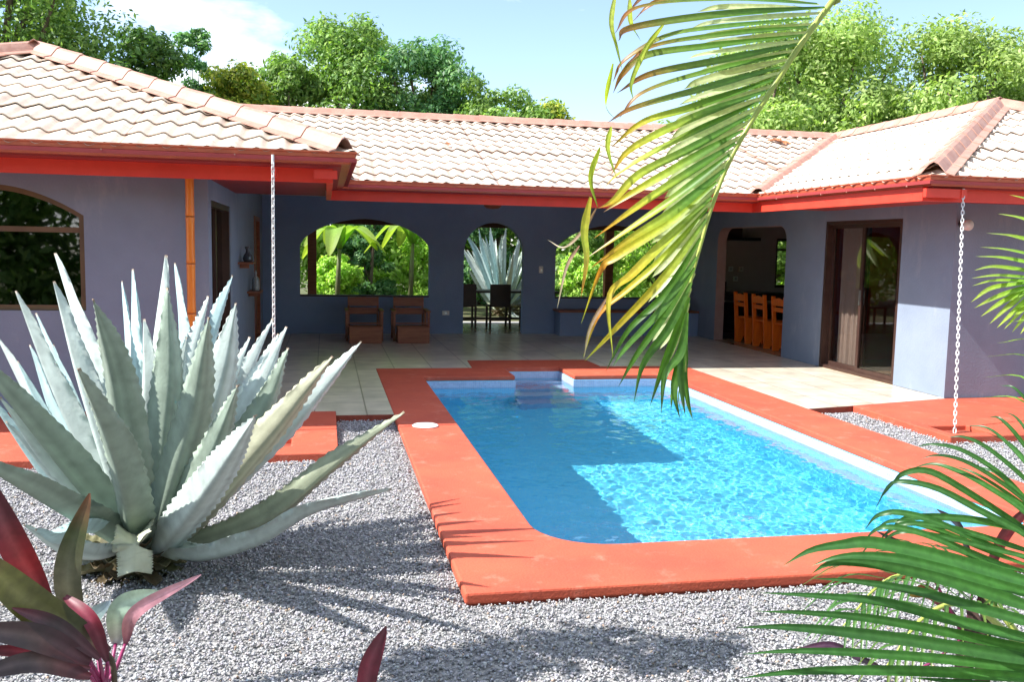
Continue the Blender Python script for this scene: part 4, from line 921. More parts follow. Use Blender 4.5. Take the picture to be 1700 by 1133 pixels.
# hanging frond of a tall palm standing outside the picture on the right
HF = [([(1.636, 2.88, 2.513), (1.311, 2.93, 2.532), (1.07, 2.981, 2.498), (0.946, 2.871, 2.403)], 0.0291, [(0.06, 0.16, 0.02), (0.1, 0.22, 0.03), (0.14, 0.2, 0.03), (0.3, 0.13, 0.03), (0.09, 0.045, 0.05)]), ([(1.521, 2.72, 2.429), (1.203, 2.683, 2.409), (0.906, 2.646, 2.357), (0.822, 2.609, 2.269)], 0.0291, [(0.06, 0.16, 0.02), (0.1, 0.22, 0.03), (0.14, 0.2, 0.03), (0.3, 0.13, 0.03), (0.09, 0.045, 0.05)]), ([(1.617, 2.88, 2.49), (1.336, 2.924, 2.515), (1.034, 2.809, 2.428), (0.953, 2.853, 2.365)], 0.0291, [(0.06, 0.16, 0.02), (0.1, 0.22, 0.03), (0.14, 0.2, 0.03), (0.3, 0.13, 0.03), (0.09, 0.045, 0.05)]), ([(1.548, 2.72, 2.42), (1.172, 2.663, 2.358), (0.871, 2.605, 2.287), (0.814, 2.548, 2.235)], 0.0291, [(0.06, 0.16, 0.02), (0.1, 0.22, 0.03), (0.14, 0.2, 0.03), (0.3, 0.13, 0.03), (0.09, 0.045, 0.05)]), ([(1.505, 2.72, 2.383), (1.208, 2.769, 2.346), (1.054, 2.818, 2.318), (0.937, 2.868, 2.246), (0.918, 2.917, 2.189)], 0.0291, [(0.06, 0.16, 0.02), (0.1, 0.22, 0.03), (0.14, 0.2, 0.03), (0.3, 0.13, 0.03), (0.09, 0.045, 0.05)]), ([(1.493, 2.72, 2.357), (1.188, 2.693, 2.305), (0.963, 2.666, 2.253), (0.869, 2.639, 2.188)], 0.0291, [(0.06, 0.16, 0.02), (0.1, 0.22, 0.03), (0.14, 0.2, 0.03), (0.3, 0.13, 0.03), (0.09, 0.045, 0.05)]), ([(1.476, 2.72, 2.33), (1.172, 2.736, 2.28), (0.971, 2.753, 2.243), (0.901, 2.769, 2.186), (0.878, 2.786, 2.13)], 0.0291, [(0.06, 0.16, 0.02), (0.1, 0.22, 0.03), (0.14, 0.2, 0.03), (0.3, 0.13, 0.03), (0.09, 0.045, 0.05)]), ([(1.458, 2.72, 2.3), (1.175, 2.683, 2.225), (0.947, 2.645, 2.166), (0.833, 2.608, 2.1)], 0.0291, [(0.06, 0.16, 0.02), (0.1, 0.22, 0.03), (0.14, 0.2, 0.03), (0.3, 0.13, 0.03), (0.09, 0.045, 0.05)]), ([(1.428, 2.72, 2.269), (1.173, 2.761, 2.205), (0.981, 2.802, 2.138), (0.917, 2.842, 2.06)], 0.0291, [(0.06, 0.16, 0.02), (0.1, 0.22, 0.03), (0.14, 0.2, 0.03), (0.3, 0.13, 0.03), (0.09, 0.045, 0.05)]), ([(1.405, 2.72, 2.228), (1.124, 2.668, 2.136), (0.894, 2.616, 2.062), (0.794, 2.564, 2.008)], 0.0291, [(0.06, 0.16, 0.02), (0.1, 0.22, 0.03), (0.14, 0.2, 0.03), (0.3, 0.13, 0.03), (0.09, 0.045, 0.05)]), ([(1.382, 2.72, 2.187), (1.124, 2.752, 2.092), (0.977, 2.783, 2.044), (0.88, 2.815, 1.962)], 0.0291, [(0.06, 0.16, 0.02), (0.1, 0.22, 0.03), (0.38, 0.46, 0.05), (0.48, 0.38, 0.03), (0.22, 0.1, 0.05)]), ([(1.358, 2.72, 2.151), (1.092, 2.67, 2.046), (0.888, 2.619, 1.943), (0.811, 2.569, 1.861)], 0.0291, [(0.06, 0.16, 0.02), (0.1, 0.22, 0.03), (0.38, 0.46, 0.05), (0.48, 0.38, 0.03), (0.5, 0.17, 0.02)]), ([(1.335, 2.72, 2.115), (1.111, 2.771, 2.002), (0.946, 2.822, 1.907), (0.878, 2.874, 1.837)], 0.0291, [(0.06, 0.16, 0.02), (0.1, 0.22, 0.03), (0.38, 0.46, 0.05), (0.48, 0.38, 0.03), (0.22, 0.1, 0.05)]), ([(1.311, 2.72, 2.074), (1.096, 2.67, 1.957), (0.914, 2.62, 1.868), (0.82, 2.57, 1.786), (0.76, 2.52, 1.761)], 0.0291, [(0.06, 0.16, 0.02), (0.1, 0.22, 0.03), (0.38, 0.46, 0.05), (0.48, 0.38, 0.03), (0.5, 0.17, 0.02)]), ([(1.289, 2.72, 2.027), (1.113, 2.767, 1.92), (0.959, 2.813, 1.824), (0.882, 2.86, 1.765)], 0.0291, [(0.06, 0.16, 0.02), (0.1, 0.22, 0.03), (0.38, 0.46, 0.05), (0.48, 0.38, 0.03), (0.22, 0.1, 0.05)]), ([(1.265, 2.72, 1.986), (1.061, 2.663, 1.865), (0.901, 2.605, 1.768), (0.76, 2.548, 1.677)], 0.0291, [(0.06, 0.16, 0.02), (0.1, 0.22, 0.03), (0.38, 0.46, 0.05), (0.48, 0.38, 0.03), (0.5, 0.17, 0.02)]), ([(1.248, 2.72, 1.95), (1.093, 2.769, 1.815), (0.952, 2.818, 1.706), (0.82, 2.867, 1.607)], 0.0291, [(0.06, 0.16, 0.02), (0.1, 0.22, 0.03), (0.38, 0.46, 0.05), (0.48, 0.38, 0.03), (0.22, 0.1, 0.05)]), ([(1.232, 2.72, 1.903), (1.052, 2.69, 1.764), (0.911, 2.66, 1.681), (0.776, 2.63, 1.589)], 0.0291, [(0.06, 0.16, 0.02), (0.1, 0.22, 0.03), (0.38, 0.46, 0.05), (0.48, 0.38, 0.03), (0.5, 0.17, 0.02)]), ([(1.208, 2.72, 1.862), (1.063, 2.748, 1.731), (0.904, 2.777, 1.622), (0.859, 2.805, 1.574), (0.81, 2.834, 1.404)], 0.0291, [(0.1, 0.22, 0.03), (0.38, 0.46, 0.05), (0.48, 0.38, 0.03), (0.5, 0.17, 0.02), (0.38, 0.46, 0.05)]), ([(1.192, 2.72, 1.815), (1.024, 2.673, 1.672), (0.903, 2.625, 1.569), (0.82, 2.578, 1.503), (0.822, 2.531, 1.332)], 0.0291, [(0.1, 0.22, 0.03), (0.38, 0.46, 0.05), (0.48, 0.38, 0.03), (0.48, 0.38, 0.03), (0.38, 0.46, 0.05)]), ([(1.181, 2.72, 1.78), (1.062, 2.767, 1.625), (0.957, 2.814, 1.515), (0.874, 2.86, 1.426), (0.841, 2.907, 1.285)], 0.0236, [(0.1, 0.22, 0.03), (0.38, 0.46, 0.05), (0.48, 0.38, 0.03), (0.5, 0.17, 0.02), (0.38, 0.46, 0.05)]), ([(1.176, 2.72, 1.745), (1.032, 2.681, 1.568), (0.867, 2.642, 1.409), (0.759, 2.604, 1.312)], 0.0236, [(0.1, 0.22, 0.03), (0.38, 0.46, 0.05), (0.48, 0.38, 0.03), (0.48, 0.38, 0.03), (0.38, 0.46, 0.05)]), ([(1.16, 2.72, 1.686), (1.06, 2.749, 1.507), (0.95, 2.779, 1.385), (0.889, 2.808, 1.249)], 0.0236, [(0.1, 0.22, 0.03), (0.06, 0.16, 0.02), (0.06, 0.16, 0.02), (0.06, 0.16, 0.02), (0.05, 0.1, 0.05)]), ([(1.15, 2.72, 1.627), (1.026, 2.656, 1.477), (0.888, 2.592, 1.358), (0.822, 2.528, 1.305)], 0.0236, [(0.1, 0.22, 0.03), (0.06, 0.16, 0.02), (0.06, 0.16, 0.02), (0.06, 0.16, 0.02), (0.05, 0.1, 0.05)]), ([(1.145, 2.72, 1.592), (1.048, 2.741, 1.424), (0.972, 2.762, 1.302), (0.926, 2.784, 1.203)], 0.0236, [(0.1, 0.22, 0.03), (0.06, 0.16, 0.02), (0.06, 0.16, 0.02), (0.06, 0.16, 0.02), (0.05, 0.1, 0.05)]), ([(1.135, 2.72, 1.545), (1.05, 2.68, 1.406), (0.954, 2.64, 1.295), (0.914, 2.6, 1.175)], 0.0273, [(0.1, 0.22, 0.03), (0.06, 0.16, 0.02), (0.06, 0.16, 0.02), (0.06, 0.16, 0.02), (0.05, 0.1, 0.05)]), ([(1.13, 2.72, 1.498), (1.085, 2.733, 1.354), (1.056, 2.747, 1.256), (1.028, 2.76, 1.145)], 0.0273, [(0.1, 0.22, 0.03), (0.06, 0.16, 0.02), (0.06, 0.16, 0.02), (0.06, 0.16, 0.02), (0.05, 0.1, 0.05)]), ([(1.126, 2.72, 1.45), (1.095, 2.69, 1.323), (1.036, 2.661, 1.256), (1.017, 2.631, 1.144)], 0.0273, [(0.1, 0.22, 0.03), (0.06, 0.16, 0.02), (0.06, 0.16, 0.02), (0.06, 0.16, 0.02), (0.05, 0.1, 0.05)]), ([(1.125, 2.72, 1.414), (1.121, 2.738, 1.293), (1.101, 2.757, 1.193), (1.105, 2.775, 1.116)], 0.0273, [(0.1, 0.22, 0.03), (0.06, 0.16, 0.02), (0.06, 0.16, 0.02), (0.06, 0.16, 0.02), (0.05, 0.1, 0.05)]), ([(1.125, 2.72, 1.379), (1.097, 2.691, 1.263), (1.095, 2.661, 1.185), (1.097, 2.632, 1.131)], 0.0273, [(0.1, 0.22, 0.03), (0.06, 0.16, 0.02), (0.06, 0.16, 0.02), (0.06, 0.16, 0.02), (0.05, 0.1, 0.05)]), ([(1.127, 2.72, 1.355), (1.13, 2.74, 1.256), (1.156, 2.761, 1.155), (1.186, 2.781, 1.089)], 0.0273, [(0.1, 0.22, 0.03), (0.06, 0.16, 0.02), (0.06, 0.16, 0.02), (0.06, 0.16, 0.02), (0.05, 0.1, 0.05)]), ([(1.125, 2.72, 1.367), (1.086, 2.693, 1.251), (1.071, 2.666, 1.196), (1.082, 2.639, 1.124)], 0.0273, [(0.1, 0.22, 0.03), (0.06, 0.16, 0.02), (0.06, 0.16, 0.02), (0.06, 0.16, 0.02), (0.05, 0.1, 0.05)]), ([(1.126, 2.72, 1.343), (1.132, 2.76, 1.241), (1.139, 2.801, 1.161), (1.178, 2.841, 1.08)], 0.0273, [(0.1, 0.22, 0.03), (0.06, 0.16, 0.02), (0.06, 0.16, 0.02), (0.06, 0.16, 0.02), (0.05, 0.1, 0.05)]), ([(0.896, 2.84, 2.46), (0.816, 2.63, 2.305), (0.82, 2.58, 2.221), (0.823, 2.531, 2.15)], 0.0164, [(0.38, 0.46, 0.05), (0.38, 0.46, 0.05), (0.1, 0.22, 0.03)]), ([(0.94, 2.84, 2.441), (0.903, 2.711, 2.329), (0.948, 2.742, 2.284)], 0.0164, [(0.38, 0.46, 0.05), (0.38, 0.46, 0.05), (0.1, 0.22, 0.03)]), ([(1.001, 2.68, 2.329), (0.93, 2.638, 2.239), (0.873, 2.595, 2.132), (0.866, 2.553, 2.073)], 0.0164, [(0.38, 0.46, 0.05), (0.38, 0.46, 0.05), (0.1, 0.22, 0.03)]), ([(0.841, 2.68, 2.199), (0.833, 2.716, 2.084), (0.888, 2.752, 2.036)], 0.0164, [(0.38, 0.46, 0.05), (0.38, 0.46, 0.05), (0.1, 0.22, 0.03)]), ([(0.842, 2.68, 2.013), (0.813, 2.617, 1.94), (0.824, 2.555, 1.85)], 0.0164, [(0.38, 0.46, 0.05), (0.38, 0.46, 0.05), (0.1, 0.22, 0.03)]), ([(0.809, 2.68, 1.951), (0.785, 2.691, 1.857), (0.815, 2.701, 1.769)], 0.0164, [(0.38, 0.46, 0.05), (0.38, 0.46, 0.05), (0.1, 0.22, 0.03)]), ([(0.784, 2.68, 1.801), (0.752, 2.631, 1.699), (0.747, 2.581, 1.612), (0.721, 2.532, 1.505)], 0.0255, [(0.48, 0.38, 0.03), (0.38, 0.46, 0.05), (0.5, 0.17, 0.02)]), ([(0.803, 2.68, 1.768), (0.778, 2.732, 1.701), (0.734, 2.783, 1.648), (0.692, 2.835, 1.671)], 0.0109, [(0.3, 0.16, 0.12), (0.4, 0.35, 0.25)]), ([(0.753, 2.68, 1.655), (0.703, 2.638, 1.588), (0.667, 2.596, 1.468)], 0.0109, [(0.3, 0.16, 0.12), (0.4, 0.35, 0.25)]), ([(0.852, 2.68, 1.509), (0.796, 2.682, 1.405), (0.778, 2.683, 1.307)], 0.0109, [(0.3, 0.16, 0.12), (0.4, 0.35, 0.25)]), ([(1.625, 2.86, 2.49), (1.281, 2.86, 2.489), (1.192, 2.86, 2.466)], 0.0309, [(0.443, 0.528, 0.274), (0.528, 0.591, 0.359), (0.38, 0.443, 0.19)]), ([(1.617, 2.89, 2.461), (1.297, 2.89, 2.444), (1.188, 2.89, 2.423)], 0.0309, [(0.433, 0.516, 0.268), (0.516, 0.578, 0.351), (0.371, 0.433, 0.186)]), ([(1.64, 2.92, 2.484), (1.335, 2.92, 2.49), (1.244, 2.92, 2.465)], 0.0309, [(0.452, 0.538, 0.28), (0.538, 0.603, 0.366), (0.388, 0.452, 0.194)]), ([(1.628, 2.86, 2.442), (1.26, 2.86, 2.388), (1.153, 2.86, 2.36)], 0.0309, [(0.377, 0.449, 0.233), (0.449, 0.503, 0.305), (0.323, 0.377, 0.162)]), ([(1.6, 2.89, 2.411), (1.262, 2.89, 2.353), (1.199, 2.89, 2.333)], 0.0309, [(0.435, 0.518, 0.269), (0.518, 0.58, 0.352), (0.373, 0.435, 0.187)]), ([(1.604, 2.92, 2.391), (1.289, 2.92, 2.337), (1.207, 2.92, 2.314)], 0.0309, [(0.363, 0.432, 0.225), (0.432, 0.484, 0.294), (0.311, 0.363, 0.156)]), ([(1.553, 2.86, 2.347), (1.225, 2.86, 2.285), (1.15, 2.86, 2.265)], 0.0309, [(0.426, 0.507, 0.263), (0.507, 0.567, 0.344), (0.365, 0.426, 0.182)]), ([(1.55, 2.89, 2.323), (1.267, 2.89, 2.246), (1.185, 2.89, 2.221)], 0.0309, [(0.386, 0.459, 0.239), (0.459, 0.514, 0.312), (0.331, 0.386, 0.165)]), ([(1.534, 2.92, 2.297), (1.242, 2.92, 2.214), (1.165, 2.92, 2.18)], 0.0309, [(0.381, 0.453, 0.236), (0.453, 0.508, 0.308), (0.326, 0.381, 0.163)]), ([(1.478, 2.86, 2.24), (1.206, 2.86, 2.148), (1.126, 2.86, 2.117)], 0.0309, [(0.449, 0.534, 0.278), (0.534, 0.599, 0.363), (0.385, 0.449, 0.192)]), ([(1.469, 2.89, 2.203), (1.182, 2.89, 2.091), (1.124, 2.89, 2.066)], 0.0309, [(0.368, 0.438, 0.228), (0.438, 0.491, 0.298), (0.316, 0.368, 0.158)]), ([(1.459, 2.92, 2.17), (1.196, 2.92, 2.059), (1.124, 2.92, 2.016)], 0.0309, [(0.412, 0.49, 0.255), (0.49, 0.549, 0.333), (0.353, 0.412, 0.177)]), ([(1.404, 2.86, 2.122), (1.148, 2.86, 1.99), (1.082, 2.86, 1.948)], 0.0309, [(0.447, 0.532, 0.277), (0.532, 0.596, 0.362), (0.383, 0.447, 0.191)]), ([(1.394, 2.89, 2.083), (1.188, 2.89, 1.958), (1.125, 2.89, 1.92)], 0.0309, [(0.383, 0.456, 0.237), (0.456, 0.51, 0.31), (0.328, 0.383, 0.164)]), ([(1.384, 2.92, 2.037), (1.175, 2.92, 1.911), (1.113, 2.92, 1.869)], 0.0309, [(0.379, 0.451, 0.235), (0.451, 0.505, 0.307), (0.325, 0.379, 0.162)]), ([(1.331, 2.86, 1.985), (1.14, 2.86, 1.857), (1.088, 2.86, 1.816)], 0.0309, [(0.449, 0.535, 0.278), (0.535, 0.599, 0.364), (0.385, 0.449, 0.193)]), ([(1.327, 2.89, 1.951), (1.142, 2.89, 1.798), (1.084, 2.89, 1.752)], 0.0309, [(0.401, 0.478, 0.248), (0.478, 0.535, 0.325), (0.344, 0.401, 0.172)]), ([(1.323, 2.92, 1.904), (1.142, 2.92, 1.75), (1.093, 2.92, 1.712)], 0.0309, [(0.432, 0.515, 0.268), (0.515, 0.576, 0.35), (0.371, 0.432, 0.185)]), ([(1.271, 2.86, 1.855), (1.107, 2.86, 1.711), (1.046, 2.86, 1.665)], 0.0309, [(0.36, 0.429, 0.223), (0.429, 0.48, 0.292), (0.309, 0.36, 0.154)]), ([(1.267, 2.89, 1.808), (1.108, 2.89, 1.65), (1.069, 2.89, 1.604)], 0.0309, [(0.395, 0.47, 0.245), (0.47, 0.527, 0.32), (0.339, 0.395, 0.169)]), ([(1.268, 2.92, 1.771), (1.122, 2.92, 1.6), (1.077, 2.92, 1.553)], 0.0236, [(0.375, 0.446, 0.232), (0.446, 0.5, 0.304), (0.321, 0.375, 0.161)]), ([(1.237, 2.86, 1.732), (1.101, 2.86, 1.539), (1.045, 2.86, 1.472)], 0.0236, [(0.428, 0.509, 0.265), (0.509, 0.57, 0.346), (0.367, 0.428, 0.183)]), ([(1.233, 2.89, 1.67), (1.115, 2.89, 1.476), (1.071, 2.89, 1.425)], 0.0236, [(0.366, 0.435, 0.226), (0.435, 0.488, 0.296), (0.313, 0.366, 0.157)]), ([(1.235, 2.92, 1.607), (1.128, 2.92, 1.436), (1.084, 2.92, 1.381)], 0.0236, [(0.457, 0.544, 0.283), (0.544, 0.61, 0.37), (0.392, 0.457, 0.196)]), ([(1.205, 2.86, 1.571), (1.094, 2.86, 1.39), (1.064, 2.86, 1.341)], 0.0236, [(0.36, 0.428, 0.223), (0.428, 0.48, 0.291), (0.308, 0.36, 0.154)]), ([(1.206, 2.89, 1.52), (1.133, 2.89, 1.363), (1.103, 2.89, 1.312)], 0.0236, [(0.434, 0.516, 0.268), (0.516, 0.578, 0.351), (0.372, 0.434, 0.186)]), ([(1.214, 2.92, 1.468), (1.16, 2.92, 1.308), (1.148, 2.92, 1.266)], 0.0236, [(0.359, 0.428, 0.222), (0.428, 0.479, 0.291), (0.308, 0.359, 0.154)])]
HR = [(3.0, 1.95, 3.4), (2.4, 2.4, 3.9), (1.65, 2.7, 3.25), (1.601, 2.73, 2.505), (1.578, 2.73, 2.447), (1.483, 2.73, 2.315), (1.388, 2.73, 2.166), (1.317, 2.73, 2.052), (1.248, 2.73, 1.922), (1.197, 2.73, 1.781), (1.166, 2.73, 1.663), (1.133, 2.73, 1.521), (1.126, 2.73, 1.401), (1.132, 2.73, 1.258)]
pt = thing('palm_tree', 'tall palm whose long yellow green frond hangs down over the pool', 'palm', (3.1, 1.9, -0.12))
part('trunk', MB().tube([(3.1, 1.9, -.2), (3.05, 1.92, 1.5), (3.0, 1.95, 3.4)], [.11, .085, .07], 14), palmtrunk, pt, smooth=True)
fr_ = MB()
for k, (pts, wd, cols) in enumerate(HF):  # pale rear row: strong sunlight painted into the leaflet colours
    blade(fr_, pts, wd, (0.2, -0.75, 0.75), 22, 0.3, None, cols, twist=0.5 * math.sin(k * 1.7))
f0 = part('frond', fr_, palmm, pt, col=True, recalc=False, smooth=True)
part('rachis', MB().tube(bez(HR, 40), [0.014 - 0.011 * i / 40 for i in range(41)], 8), rachm, f0, off=pt.location, smooth=True)

def frond(parent, pts, nleaf, llen, lw, cols, seed, hang=0.35, flat=0.25, name='frond', col_var=.15):
    """a whole pinnate frond: curved rachis with a row of leaflets on each side"""
    r_ = random.Random(seed); c = bez(pts, 60); mb = MB()
    for s in (-1, 1):
        for k in range(nleaf):
            u = .16 + .82 * (k + .5) / nleaf; i = min(int(u * 60), 58); p = c[i]; t = (c[i + 1] - c[i]).normalized()
            sd = t.cross(Vector((0, 0, 1)))
            if sd.length < .1: sd = Vector((1, 0, 0))
            sd.normalize(); up = sd.cross(t)
            l = llen * (math.sin(math.pi * min(1, u * .85 + .12)) ** .6) * r_.uniform(.88, 1.08)
            d_ = (sd * s * (1 - u * .55) + t * (.45 + u * .7) + up * r_.uniform(flat - .08, flat + .08)).normalized()
            q1 = p + d_ * l * .5; q2 = p + d_ * l + Vector((0, 0, -hang * l * r_.uniform(.7, 1.3)))
            f = r_.uniform(1 - col_var, 1 + col_var); cc = [tuple(x * f for x in q) for q in cols]
            blade(mb, [p, q1 + Vector((0, 0, .02)), q2], lw * r_.uniform(.85, 1.15), (0, 0, 1), 9, .3, None, cc)
    f = part(name, mb, palmm, parent, col=True, recalc=False, smooth=True)
    part('rachis', MB().tube(c[::4], [0.013 - 0.0105 * i / 15 for i in range(len(c[::4]))], 7), rachm, f, off=parent.location, smooth=True)
    return f
G1 = [(.07, .20, .035), (.09, .26, .04), (.11, .28, .05)]
G2 = [(.12, .30, .04), (.17, .38, .05), (.26, .42, .06)]
for k, (a, l, z) in enumerate(((-40, 2.0, 4.2), (20, 2.0, 4.5), (75, 2.0, 4.6), (-100, 1.9, 4.4))):
    e = Vector((3.0 + l * math.cos(R(a)), 1.95 + l * math.sin(R(a)), z - 1.4))
    frond(pt, [(3.0, 1.95, 3.4), (3.0 + l * .5 * math.cos(R(a)), 1.95 + l * .5 * math.sin(R(a)), z), e], 26, .6, .03, G1, 60 + k)

